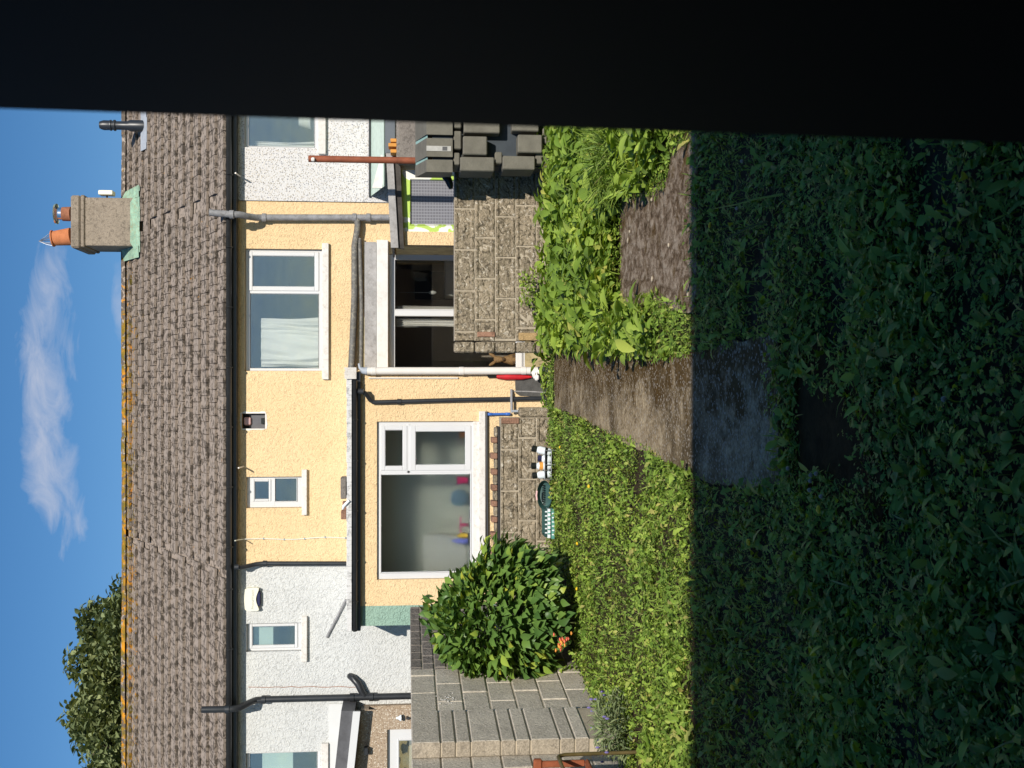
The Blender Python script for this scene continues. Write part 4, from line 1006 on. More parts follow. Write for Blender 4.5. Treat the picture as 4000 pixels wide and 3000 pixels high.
# low middle wall
YM = 12.45
mx0, mx1 = PX(2420,YM,2000), PX(1630,YM,2000); mz = PZ(1954,YM)
LW = block_wall('low_block_wall', 'low carved-block wall below the frosted kitchen window', mx0, mx1, -.03, mz, YM, 3, .46)
q = rect(1632,1655,1958,2028,YM); put('brick', MB().box((q[0],YM-.01,q[2]), (q[1],YM+.08,q[3]), .006), M['brick'], LW)
q = rect(1592,1629,2030,2185,YM)
put('end_block', MB().box((q[0],YM-.012,q[2]+.12), (q[1],YM+.2,q[3]), .016), M['carved'], LW)
put('end_block', MB().box((q[0]+.01,YM-.008,q[2]-.1), (q[1]-.006,YM+.2,q[2]+.112), .016), M['carved'], LW)
# coping of slabs and bricks standing on the low wall
cz = mz+.004
CO = thing('brick_coping', 'row of loose slabs and upright bricks behind the top of the low wall', 'coping', ((mx0+mx1)/2, YM+.24, mz))
put('shelf', MB().box((mx0,YM+.06,mz-.0), (PX(1668,YM,1950),YM+.34,mz+.02)), M['black_plinth'], CO)  # black colour stands for the gap shadow under the bricks
y = 1670; i = 0
while y < 2200:
    wdt = 38 if i % 2 == 0 else 24
    q = rect(y, y+wdt-1.5, 1930 if i % 2 == 0 else 1919, 1948, YM+.16)
    put('slab' if i % 2 == 0 else 'brick', MB().box((q[0],YM+.12+random.uniform(0,.02),mz+.02), (q[1],YM+.3,q[3]+random.uniform(-.008,.008)), .008), M['carved' if i % 2 == 0 else 'brick'], CO); y += wdt; i += 1

# ------------------------------------------------------------------ left boundary wall of plain blocks
ang = math.atan2(341, FPX)          # runs 4.4 degrees right of straight ahead
WD = Vector((math.sin(ang), math.cos(ang), 0)); WNv = Vector((math.cos(ang), -math.sin(ang), 0))   # faces the garden
def wall_pt(Y): return Vector((-3.44+math.tan(ang)*Y, Y, 0))
LB = thing('boundary_wall', 'grey concrete block boundary wall with a pier behind the broad-leaved bush', 'wall', tuple(wall_pt(9.0)), 0, local=True)
WB = Matrix(((WD.x, -WNv.x, 0, 0), (WD.y, -WNv.y, 0, 0), (0, 0, 1, 0), (0, 0, 0, 1)))   # local x along the wall, -y to the garden
def s_of(Y): return (Y-9.0)/WD.y
hc = .2243; WT = 1.572
def blk(name, me, s, d, z): return link_copy(name, me, LB, WB @ Matrix.Translation((s, d, z)))
bm_cache = {}
def bmesh_box(w, dpt, h, mat, bev=.007):
    key = (round(w,3), dpt, round(h,3), mat)
    if key not in bm_cache: bm_cache[key] = mesh_of('block', MB().box((0,0,0), (w,dpt,h), bev), M[mat])
    return bm_cache[key]
pier0, pier1 = s_of(8.42), s_of(9.07)
s_end, s_start, s_far = s_of(10.42), s_of(5.0), s_of(12.55)
core = MB().box((s_start,.008,-.1), (s_far,.19,WT-.012)); core.box((pier0+.006,-.107,-.1), (pier1-.006,.0,WT-.014))
core.v = [tuple(WB @ Vector(v)) for v in core.v]
put('mortar', core, M['mortar'], LB)
def courses(a, b, d, mat, hlist, bw, zoff=0):
    z = WT
    for c, h in enumerate(hlist):
        z -= h; x = a-(bw*.5 if c % 2 else 0)-.17
        while x < b:
            x0, x1 = max(x, a), min(x+bw, b)
            if x1-x0 > .04: blk('block', bmesh_box(x1-x0-.012, .1, h-.012, mat), x0+.006, d+random.uniform(-.003,.003), z+.006)
            x += bw
courses(pier1, s_end, 0, 'block', [hc]*8, .45)
courses(s_start, pier0, 0, 'block', [hc]*8, .45)
courses(s_end, s_far, 0, 'block_dark', [hc/2]*16, .225)  # far run: turning from the sun is put into the darker block colour
z = WT
for i, h in enumerate([hc, hc/2, hc/2]*3):
    z -= h
    blk('block', bmesh_box(pier1-pier0-.002, .118, h-.013, 'block'), pier0+.001, -.118, z+.0065)
    o = blk('block', bmesh_box(.004, .114, h-.016, 'block_brown', .001), pier0-.0045, -.116, z+.008)
# white splash of paint on a block
sp = MB()
for i in range(26):
    a = s_of(9.62)+random.gauss(0,.055); zq = WT-hc*1.5+random.gauss(0,.05); r_ = random.uniform(.004,.013)
    sp.box((a-r_,-.0062,zq-r_*.6), (a+r_,-.0035,zq+r_*.6), .001)
sp.v = [tuple(WB @ Vector(v)) for v in sp.v]; put('paint_splash', sp, M['plaster'], LB)

# ------------------------------------------------------------------ stack of grey timber blocks beside the carved wall
YS = 11.72
ST = thing('stacked_planter_blocks', 'tall stack of grey green blocks with pale teal edges and a paper tag', 'stack', tuple(Vector((PX(600,YS), YS+.3, 0))))
def sb(name, y0, y1, v0, v1, yf, dpt, mat='pallet', bev=.01):
    q = rect(y0, y1, v0, v1, yf); return put(name, MB().box((q[0],yf,q[2]), (q[1],yf+dpt,q[3]), bev), M[mat], ST)
def wedge(y0, y1, vt_back, vt, vb, yf, dpt):     # top block with a bevelled, rising upper face
    q = rect(y0, y1, vt, vb, yf); zb_ = PZ(vt_back, yf+dpt)
    return put('block', MB().add([(q[0],yf,q[2]),(q[1],yf,q[2]),(q[1],yf,q[3]),(q[0],yf,q[3]),(q[0]+.03,yf+dpt,q[2]),(q[1]+.03,yf+dpt,q[2]),(q[1]+.03,yf+dpt,zb_),(q[0]+.03,yf+dpt,zb_)],
        [(0,1,2,3),(5,4,7,6),(3,2,6,7),(1,5,6,2),(4,0,3,7),(4,5,1,0)]), M['pallet'], ST)
for a, b_ in ((672,624),(612,540),(526,420)):
    wedge(b_, a, 1622, 1666, 1768, YS, .5)
for a, b_ in ((624,612),(540,526)):
    q = rect(b_, a, 1670, 1768, YS+.02); zb_ = PZ(1624,YS+.5)
    put('strip', MB().quad((q[0],YS+.03,q[3]), (q[1],YS+.03,q[3]), (q[1]+.03,YS+.5,zb_), (q[0]+.03,YS+.5,zb_)), M['pallet_lit_edge'], ST)
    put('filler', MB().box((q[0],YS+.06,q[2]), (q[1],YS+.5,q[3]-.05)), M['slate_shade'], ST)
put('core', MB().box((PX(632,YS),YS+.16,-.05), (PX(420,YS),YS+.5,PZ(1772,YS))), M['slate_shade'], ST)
for (a, b_, v0, v1, yo) in ((644,596,1772,1796,.03),(582,511,1772,1802,.03),(500,430,1772,1802,.03),
        (668,613,1798,1931,0),(604,532,1809,1903,-.02),(519,420,1812,1953,0),
        (638,593,1934,1962,.04),(662,609,1964,2090,0),(596,526,2023,2118,-.02),(512,420,2000,2105,0),
        (640,560,2092,2124,.05),(560,500,2120,2150,.05),(655,596,2126,2250,0),(588,520,2150,2260,0),(512,420,2130,2260,.0)):
    sb('block', b_, a, v0, v1, YS+yo, .4)
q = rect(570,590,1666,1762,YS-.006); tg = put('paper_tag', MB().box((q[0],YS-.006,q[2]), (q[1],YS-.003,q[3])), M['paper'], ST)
put('picture', MB().box((q[0]+.006,YS-.0085,q[2]+.04), (q[1]-.006,YS-.0065,q[2]+.09)), M['paper_ink'], tg)
q = P(2102,583,YS-.04)
# black pipe elbow on the wall top
q = [P(1734,682,12.2), P(1742,690,12.2), P(1752,705,12.18), P(1758,722,12.18), P(1762,738,12.18)]
EL = thing('pipe_elbow', 'black rubber boot-shaped pipe elbow at the top of the carved wall', 'pipe', tuple(q[0]-Vector((0,0,.08))))
put('elbow', MB().tube([q[0]+Vector((0,0,.0)), q[1], q[2], q[3], q[4]], [.034,.045,.04,.036,.02], 12), M['black_plastic'], EL, True)
put('rim', MB().tube([q[0]+Vector((0,0,.012)), q[0]+Vector((0,0,-.012))], [.048,.048], 12), M['black_plastic'], EL, True)
put('hanger', MB().tube([q[2], q[2]+Vector((.06,.08,.01)), q[2]+Vector((.14,.1,.01))], .012, 6), M['black_plastic'], EL, True)

# ------------------------------------------------------------------ things left on the lawn by the low wall
YB = 12.05
def bottle(y, v, tilt_, label, h=.26, cap='black_plastic', body='white_plastic', stripe=None):
    b_ = P(2150, y, YB); t = thing('spray_bottle', label, 'bottle', (b_.x, b_.y, 0.0))
    o = Vector((b_.x, b_.y, .0)); ax = Vector((math.sin(tilt_), 0, math.cos(tilt_)))
    put('body', MB().tube([o+ax*.06, o+ax*.08, o+ax*(h*.70), o+ax*(h*.80)], [.034,.042,.042,.026], 14), M[body], t, True)
    put('label_band', MB().tube([o+ax*.10, o+ax*.13], [.0435,.0435], 14), M['black_plastic'], t, True)
    put('cap', MB().tube([o+ax*(h*.79), o+ax*(h*.82), o+ax*(h*.98), o+ax*h], [.027,.036,.036,.026], 12), M[cap], t, True)
    if stripe: put('label_band', MB().tube([o+ax*.145, o+ax*.185], [.0438,.0438], 14), M[stripe], t, True)
bottle(1772, 2070, .22, 'white bottle with a black cap leaning towards the path end of the rack', .27)
bottle(1797, 2080, .1, 'short white bottle half hidden between the black-capped bottles', .2, 'navy')
bottle(1822, 2068, .03, 'white bottle with black cap and orange label in the wire rack', .27, stripe='orange_plastic')
bottle(1850, 2070, -.08, 'white black-capped bottle standing next to the oval basket', .26)
rk = MB(); p0, p1 = P(2105,1760,YB-.06), P(2105,1872,YB-.06)
for zq in (.06, .13): rk.tube([(p1.x,YB-.07,zq),(p0.x,YB-.07,zq),(p0.x,YB+.07,zq),(p1.x,YB+.07,zq),(p1.x,YB-.07,zq)], .005, 6)
for x in (p0.x, (p0.x+p1.x)/2, p1.x): rk.tube([(x,YB-.07,0),(x,YB-.07,.13)], .005, 6); rk.tube([(x,YB+.07,0),(x,YB+.07,.13)], .005, 6)
single('wire_rack', rk, M['wire'], 'low wire rack holding the white bottles', 'rack')
def basket():
    c_ = P(2120,1934,YB); t = thing('oval_basket', 'dark green oval plastic basket tipped against the low wall', 'basket', (c_.x, c_.y, 0))
    mb = MB(); n = 28; ax, az = .15, .062; cz_ = .125; tl = .55
    def ring(sx, depth):
        out = []
        for k in range(n):
            a = 2*math.pi*k/n; lx, lz = ax*sx*math.cos(a), .085*sx*math.sin(a)
            out.append((c_.x+lx, c_.y+depth*math.cos(tl)+lz*math.sin(tl), cz_+lz*math.cos(tl)-depth*math.sin(tl)*.6))
        return out
    rs = [ring(1.06,-.012), ring(1.0,0), ring(.93,.04), ring(.84,.075), ring(.4,.08)]
    for r_ in rs: mb.v += r_
    for j in range(len(rs)-1):
        for k in range(n): a = j*n+k; b2 = j*n+(k+1) % n; mb.f.append((a, b2, b2+n, a+n))
    mb.f.append(tuple((len(rs)-1)*n+k for k in range(n)))
    put('shell', mb, M['basket_green'], t, True)
    for k in range(9):
        x = c_.x-.1+.025*k; q_ = Vector((x, c_.y+.052, cz_-.0))
        put('slot', MB().box((x-.007,c_.y+.035,cz_+.0), (x+.007,c_.y+.055,cz_+.018)), M['black_plastic'], t)
    put('handle', MB().tube([(c_.x-.05,c_.y-.03,cz_+.085),(c_.x,c_.y-.035,cz_+.092),(c_.x+.05,c_.y-.03,cz_+.085)], .01, 8), M['pink'], t, True)
basket()
c_ = P(2125,2042,YB)
for i, (m, dz, label) in enumerate((('tray_teal', .03, 'teal plastic tray at the bottom of the pile by the low wall'), ('white_plastic', .075, 'white tray in the middle of the pile by the low wall'), ('basket_green', .105, 'dark green tray on top of the pile by the low wall'))):
    t = thing('garden_tray', label, 'tray', (c_.x+.01*i, c_.y, dz))
    x0, x1 = c_.x-.15+.01*i, c_.x+.15; 
    put('base', MB().box((x0,YB-.11,dz), (x1,YB+.11,dz+.008), .003), M[m], t)
    put('rim', MB().box((x0,YB-.12,dz), (x1,YB-.11,dz+.035), .003).box((x0,YB+.11,dz), (x1,YB+.12,dz+.035), .003).box((x0-.01,YB-.12,dz), (x0,YB+.12,dz+.035), .003).box((x1,YB-.12,dz), (x1+.01,YB+.12,dz+.035), .003), M[m], t)
    for k in range(6): put('rib', MB().box((x0+.03+k*.045,YB-.126,dz+.004), (x0+.045+k*.045,YB-.12,dz+.03), .002), M['white_plastic' if i != 1 else 'tray_teal'], t)
# folded red umbrella behind the white soil pipe
u0, u1 = P(1905,1470,YE-.04), P(2150,1474,YE-.05)
UM = thing('umbrella', 'furled red umbrella with a black handle behind the white soil pipe', 'umbrella', (u1.x, u1.y, YARD))
d_ = (u0-u1); put('canopy', MB().tube([u1+d_*.3, u1+d_*.45, u1+d_*.72, u1+d_*.86], [.012,.045,.05,.03], 12), M['red'], UM, True)
put('handle', MB().tube([u1+d_*.84, u1+d_*.9, u1+d_*1.0], [.014,.02,.022], 10), M['black_plastic'], UM, True)
put('shaft', MB().tube([Vector((u1.x,u1.y,YARD+.03)), u1+d_*.4], .009, 8), M['wire'], UM, True)

# rusty chair by the boundary wall
def chair():
    c_ = Vector((-2.70, 7.4, 0)); s_ = thing('garden_chair', 'rusty orange garden chair with olive tube arms by the boundary wall', 'chair', (c_.x, c_.y, 0))
    cx_, cy = c_.x, c_.y; x1 = -2.54; za = P(2218, 2985, 7.15).z
    for sx in (0, -.3):
        put('arm', MB().tube([(x1+sx,cy+.26,0), (x1+sx,cy+.25,za-.05), (x1+sx,cy+.21,za), (x1+sx,cy-.2,za), (x1+sx,cy-.25,za-.05), (x1+sx,cy-.26,0)], .013, 10), M['olive_tube'], s_, True)
    put('seat', MB().box((x1-.29,cy-.22,.36), (x1-.02,cy+.22,.39), .012), M['rusty'], s_)
    for k in range(4): put('back_slat', MB().box((x1-.28+k*.07,cy+.2,.392), (x1-.235+k*.07,cy+.225,za+.13), .006), M['rusty'], s_)
    put('back_rail', MB().box((x1-.3,cy+.19,za+.11), (x1-.01,cy+.235,za+.17), .01), M['rusty'], s_)
chair()

# ------------------------------------------------------------------ plants
def fast_mesh(name, V, F, mat, smooth=True):
    me = bpy.data.meshes.new(name); n = len(V); m_ = len(F); k_ = F.shape[1]
    me.vertices.add(n); me.vertices.foreach_set('co', V.astype(np.float32).ravel())
    me.loops.add(m_*k_); me.loops.foreach_set('vertex_index', F.astype(np.int32).ravel())
    me.polygons.add(m_); me.polygons.foreach_set('loop_start', np.arange(0, m_*k_, k_, dtype=np.int32))
    if smooth: me.polygons.foreach_set('use_smooth', np.ones(m_, dtype=bool))
    me.materials.append(mat); me.update(calc_edges=True); me.validate(); return me
def leaf_template(outline, fold=.22, droop=.35, wav=0):
    """outline: half-widths along the midrib; unit length along +y"""
    V = []; n = len(outline)
    for j, w in enumerate(outline):
        t = j/(n-1); z = droop*(t*.55-t*t*.9); s = 1+wav*(j % 2)
        V += [(-w*s, t, z+abs(w)*fold), (0, t, z), (w*s, t, z+abs(w)*fold)]
    F = []
    for j in range(n-1):
        a = 3*j; F += [(a, a+1, a+4, a+3), (a+1, a+2, a+5, a+4)]
    return np.array(V), np.array(F)
T_OVAL = leaf_template([.02,.20,.26,.17,.0])
T_LONG = leaf_template([.04,.15,.21,.2,.13,.0], .3, .55)
T_TOOTH = leaf_template([.03,.10,.07,.17,.11,.22,.13,.0], .2, .5)
T_BLADE = leaf_template([.022,.028,.022,.0], .1, .9)
T_SMALL = leaf_template([.05,.34,.30,.0], .25, .3)
def lobed():
    V = [(0,0,0)]; F = []
    for k in range(5):
        a = (k-2)*.72; c_, s_ = math.sin(a), math.cos(a); i = len(V)
        for (w, t) in ((-.13,.45),(0,.35),(.13,.45),(-.1,.85),(0,1.0),(.1,.85)):
            V.append((c_*t+s_*w, s_*t-c_*w, -.12*t*t+abs(w)*.25))
        F += [(0, i+1, i, 0), (0, i+2, i+1, 0), (i, i+1, i+4, i+3), (i+1, i+2, i+5, i+4)]
    F = [f if len(set(f)) == 4 else (f[0], f[1], f[2], f[2]) for f in F]
    return np.array(V), np.array(F)
def inst(T, pos, yaw, pitch, scale, roll=None, widen=None):
    V, F = T; n = len(pos); k_ = len(V)
    v = np.repeat(V[None], n, 0)*scale[:, None, None]
    if widen is not None: v[:, :, 0] *= widen[:, None]
    if roll is not None:
        c_, s_ = np.cos(roll)[:, None], np.sin(roll)[:, None]; x, z = v[:,:,0].copy(), v[:,:,2].copy(); v[:,:,0] = x*c_+z*s_; v[:,:,2] = -x*s_+z*c_
    c_, s_ = np.cos(pitch)[:, None], np.sin(pitch)[:, None]; y, z = v[:,:,1].copy(), v[:,:,2].copy(); v[:,:,1] = y*c_-z*s_; v[:,:,2] = y*s_+z*c_
    c_, s_ = np.cos(yaw)[:, None], np.sin(yaw)[:, None]; x, y = v[:,:,0].copy(), v[:,:,1].copy(); v[:,:,0] = x*c_-y*s_; v[:,:,1] = x*s_+y*c_
    v += pos[:, None, :]
    return v.reshape(-1, 3), (F[None]+(np.arange(n)*k_)[:, None, None]).reshape(-1, 4)
def joinm(parts):
    Vs, Fs, o = [], [], 0
    for v, f in parts: Vs.append(v); Fs.append(f+o); o += len(v)
    return np.concatenate(Vs), np.concatenate(Fs)
def inside(poly, x, y):
    r_ = np.zeros(len(x), bool); n = len(poly)
    for i in range(n):
        x0, y0 = poly[i][0], poly[i][1]; x1, y1 = poly[(i+1) % n][0], poly[(i+1) % n][1]
        c_ = ((y0 > y) != (y1 > y)) & (x < (x1-x0)*(y-y0)/(y1-y0+1e-12)+x0); r_ ^= c_
    return r_
def shrink(poly, d):
    c_ = sum((Vector(p) for p in poly), Vector((0,0)))/len(poly)
    return [Vector(p)+(c_-Vector(p)).normalized()*d for p in poly]
path_in, slab2_in, patch_in = shrink(path_poly, .07), shrink(slab2_poly, .2), shrink(patch_poly, .09)
bush_c = Vector((-2.19, 10.5)); bush_r = .62
bed_poly = [G(x, y).to_2d() for x, y in ((2172,1360),(2300,1362),(2420,1366),(2500,1390),(2560,1400),(2600,1300),(2560,1200),(2440,1180),(2436,960),(2440,770),(2560,735),(2640,560),(2640,380),(2172,380))]
def field(n, y0, y1, dens=None):
    """points on the garden, spread over what lies within a step of the view"""
    y = rng.uniform(y0, y1, n*3); x = rng.uniform(-1, 1, n*3)*(y*.36+.55)
    keep = rng.uniform(0, 1, n*3) < (y*.36+.55)/(y1*.36+.55)
    x, y = x[keep][:n], y[keep][:n]
    wallx = -3.44+math.tan(ang)*y+.02
    ok = (x > wallx) & ~inside(path_in, x, y) & ~inside(slab2_in, x, y) & ~inside(patch_in, x, y)
    return x[ok], y[ok]
def clump(x, y, s): return .5+.5*np.sin(x*s*1.7+1.3*np.sin(y*s*1.1))*np.cos(y*s*1.5+.7*np.sin(x*s))
def lawn_layer(T, n, y0, y1, smin, smax, pit, hz, keepfn=None, widen=None):
    x, y = field(n, y0, y1); inb = inside(bed_poly, x, y)
    if keepfn is not None: k_ = keepfn(x, y); x, y = x[k_], y[k_]
    m_ = len(x); sc = rng.uniform(smin, smax, m_)*(.75+.5*clump(x, y, 2.3))
    pos = np.stack([x, y, rng.uniform(0, hz, m_)*(.5+1.3*clump(x+3, y, 3.7))], 1)
    return inst(T, pos, rng.uniform(0, 6.283, m_), rng.uniform(pit[0], pit[1], m_), sc, rng.uniform(-.5,.5,m_), widen(m_) if widen else None)
LB_T = lobed()
def notbed(x, y):
    return ~inside(bed_poly, x, y) & ((clump(x+.7, y*1.3, 1.9)*.75+.25*clump(x, y, 7.3) > .2) | (rng.uniform(0, 1, len(x)) < .3))
parts = [
    lawn_layer(LB_T, 9000, 2.4, 7.4, .016, .034, (-.1,.9), .05, notbed),
    lawn_layer(T_OVAL, 9500, 2.4, 7.4, .02, .05, (.0,1.0), .045, notbed),
    lawn_layer(T_TOOTH, 3600, 2.4, 7.4, .04, .10, (.1,.9), .03, notbed),
    lawn_layer(T_SMALL, 15000, 2.4, 7.4, .012, .026, (-.2,.8), .05, notbed),
    lawn_layer(LB_T, 3800, 2.3, 4.6, .014, .03, (-.1,.8), .07, notbed),
    lawn_layer(T_OVAL, 5200, 2.3, 4.6, .02, .06, (.0,.9), .07, notbed),
    lawn_layer(T_SMALL, 6000, 2.3, 4.6, .012, .024, (-.2,.8), .07, notbed),
    lawn_layer(T_LONG, 900, 2.3, 4.8, .04, .08, (.1,.9), .05, notbed),
    lawn_layer(T_OVAL, 26000, 6.2, 12.6, .022, .05, (.1,1.1), .045, notbed),
    lawn_layer(T_SMALL, 46000, 6.2, 12.6, .014, .03, (-.1,1.0), .05, notbed),
    lawn_layer(T_TOOTH, 5000, 6.2, 12.6, .05, .10, (.15,1.0), .03, notbed),
]
V_, F_ = joinm(parts); o = bpy.data.objects.new('lawn_weeds', fast_mesh('lawn_weeds', V_, F_, M['lawn'])); COL.objects.link(o)
tag(o, 'rough lawn of low broad-leaved weeds either side of the path', 'weeds', kind='stuff')
parts = [lawn_layer(T_BLADE, 12000, 2.4, 7.2, .04, .12, (.3,1.3), .0, notbed), lawn_layer(T_BLADE, 26000, 6.2, 12.6, .04, .10, (.4,1.4), .0, notbed)]
V_, F_ = joinm(parts); o = bpy.data.objects.new('grass', fast_mesh('grass', V_, F_, M['grass'])); COL.objects.link(o)
tag(o, 'grass blades growing through the lawn weeds', 'grass', kind='stuff')
# weedy bed right of the path: tall dock leaves, smaller herbs, grass tufts
def bed_layer(T, n, smin, smax, pit, h0, h1, yr=(6.3,12.25), xr=(0,3.4)):
    x = rng.uniform(xr[0], xr[1], n); y = rng.uniform(yr[0], yr[1], n); k_ = inside(bed_poly, x, y); x, y = x[k_], y[k_]; m_ = len(x)
    cl_ = clump(x, y, 3.1); z = rng.uniform(0, 1, m_)**.8*(h0+(h1-h0)*cl_)
    return inst(T, np.stack([x, y, z], 1), rng.uniform(0, 6.283, m_), rng.uniform(pit[0], pit[1], m_), rng.uniform(smin, smax, m_)*(.8+.45*cl_), rng.uniform(-.6,.6,m_))
parts = [bed_layer(T_LONG, 6500, .09, .18, (-.3,.9), .08, .24), bed_layer(T_OVAL, 16000, .035, .08, (-.2,1.0), .08, .20), bed_layer(T_TOOTH, 5200, .06, .13, (-.1,.9), .08, .22),
         bed_layer(T_BLADE, 1500, .12, .28, (.5,1.4), .0, .1, (7.2,9.2), (1.3,2.4)), bed_layer(T_BLADE, 900, .1, .22, (.5,1.4), .0, .1)]
V_, F_ = joinm(parts); o = bpy.data.objects.new('bed_weeds', fast_mesh('bed_weeds', V_, F_, M['weed'])); COL.objects.link(o)
tag(o, 'dense leafy weeds filling the bed below the carved wall', 'weeds', kind='stuff')

# little flowers in the lawn
def heads(name, mat, label, spots, r_, group):
    me = mesh_of(name, MB().lathe((0,0,0), [(r_*.3,-.004),(r_,.0),(r_*.95,.006),(r_*.4,.011)], 8), M[mat])
    sm = mesh_of('stem', MB().tube([(0,0,-.06),(0,0,0)], .0022, 5), M['stem'])
    for x, y in spots:
        p = G(x, y, .075); o = bpy.data.objects.new(name, me); COL.objects.link(o); o.location = p; o.rotation_euler = (random.uniform(-.3,.3), random.uniform(-.3,.3), 0)
        tag(o, label, 'flower', group); link_copy('stem', sm, o, Matrix.Identity(4))
heads('buttercup', 'petal_yellow', 'small yellow buttercup in the lawn', [(2925,2117),(2882,2660),(2862,2685),(2188,1747),(2253,2300),(2120,2123),(2775,880),(2255,2123),(2788,2740),(2300,1900),(3200,1990)], .016, 'yellow buttercups in the lawn')
heads('clover_flower', 'petal_white', 'small white clover head in the lawn', [(3080,1830),(3170,1855),(3190,1850),(3168,1878),(3165,1915),(3210,1940),(3580,1560),(3690,1560),(2900,630),(2880,815)], .009, 'white clover heads in the lawn')
# stray stones and a feather-like leaf
stone_me = mesh_of('stone', MB().lathe((0,0,0), [(.004,0),(.014,.003),(.017,.008),(.012,.014),(.003,.017)], 7), M['mortar'])
for i, (x, y) in enumerate(((2466,782),(2548,780),(2455,940),(2615,958),(2498,1165),(2690,1145),(2462,905),(2550,1090))):
    o = bpy.data.objects.new('stone', stone_me); COL.objects.link(o); o.location = G(x, y, .03); o.rotation_euler = (0, 0, i*1.3); o.scale = (1+.2*(i % 3), .8, .7)
    tag(o, 'pale pebble lying on the mossy paving', 'stone', 'pale pebbles on the mossy paving')

# ---- the broad-leaved bush
def leaf_mesh(name, mat, length, ol, fold=.22, droop=.5):
    V, F = leaf_template(ol, fold, droop); return fast_mesh(name, V*length, F, mat)
bc = Vector((bush_c.x, bush_c.y, 0))
BU = thing('flowering_bush', 'broad-leaved green bush with one salmon flower head against the boundary wall', 'bush', tuple(bc))
OLB = [.02,.20,.31,.33,.25,.12,.0]
lm = [leaf_mesh('leaf', M['bush_leaf'], s_, OLB, .2, d_) for s_, d_ in ((.095,.5),(.11,.6),(.125,.45))]
def leaf_pose(p, outward, up=.35):
    d = (outward*random.uniform(.55,1.0)+Vector((random.uniform(-.5,.5), random.uniform(-.5,.5), random.uniform(-.55,.25)))).normalized()
    n_ = (outward*.55+Vector((0,-.15,1))*.8+Vector((random.uniform(-.45,.45), random.uniform(-.45,.45), 0))).normalized()
    n_ = (n_-d*n_.dot(d)).normalized(); x_ = d.cross(n_)
    return Matrix(((x_.x,d.x,n_.x,p.x),(x_.y,d.y,n_.y,p.y),(x_.z,d.z,n_.z,p.z),(0,0,0,1)))
def bush_pt(k):
    while True:
        a = Vector((random.gauss(0,1), random.gauss(0,1), random.gauss(0,1))).normalized()
        if a.z > -.75: break
    lump = 1+.10*math.sin(a.x*5+1)+.08*math.sin(a.y*6+a.z*7)
    r_ = lump*k; p = Vector((a.x*.72*r_, a.y*.56*r_, .62+a.z*.64*r_+.04))
    p.x += .06*p.z*(-1 if p.z > .9 else 0); return a, p
cand = []
for i in range(4600):
    a, p = bush_pt(random.uniform(.62,1.04)); 
    if p.z > .03: cand.append((a, p))
front = sorted(cand, key=lambda q_: -(q_[0].y*-1+q_[0].x*.25+.25*q_[0].z+q_[1].length*.3+random.uniform(-.35,.35)))
bv, bf, o_ = [], [], 0
for i, (a, p) in enumerate(front):
    mw = leaf_pose(p, a); me = random.choice(lm); s_ = random.uniform(.75,1.12)
    mw = mw @ Matrix.Scale(s_, 4)
    if i < 299: link_copy('leaf', me, BU, mw)
    else:
        vv = np.array([mw @ v.co for v in me.vertices]); bv.append(vv); bf.append(np.array([list(q_.vertices) for q_ in me.polygons])+o_); o_ += len(vv)
o = bpy.data.objects.new('leaves', fast_mesh('leaves', np.concatenate(bv), np.concatenate(bf), M['bush_leaf'])); COL.objects.link(o); o.parent = BU; tag(o, kind='stuff')
st_ = MB()
for k in range(14):
    a = k*2.4; e = Vector((math.cos(a)*random.uniform(.2,.55), math.sin(a)*random.uniform(.15,.42), random.uniform(.7,1.25)))
    st_.tube([(0+.06*math.cos(a),.05*math.sin(a),-.02), e*.45+Vector((0,0,.1)), e], [.012,.009,.004], 6)
o = bpy.data.objects.new('stems', mesh_of('stems', st_, M['stem'])); COL.objects.link(o); o.parent = BU
fp = P(2198,2512,9.92); fl = MB(); fl2 = MB()
for k in range(22):
    q_ = Vector((random.gauss(0,.045), random.gauss(0,.02), random.gauss(0,.03))); q_.z -= q_.x*.5; tgt = fl if k % 3 else fl2
    tgt.lathe(tuple(fp+q_), [(.004,-.012),(.017,.0),(.015,.006),(.003,.004)], 7)
fo = tag(put('flower_head', fl, M['petal_pink'], BU), kind='stuff'); tag(put('florets', fl2, M['petal_orange'], fo), kind='stuff')
put('flower_stem', MB().tube([fp+Vector((0,.02,-.01)), Vector((fp.x,fp.y+.12,.25)), Vector((fp.x,bush_c.y,.02))], .006, 6), M['stem'], BU)

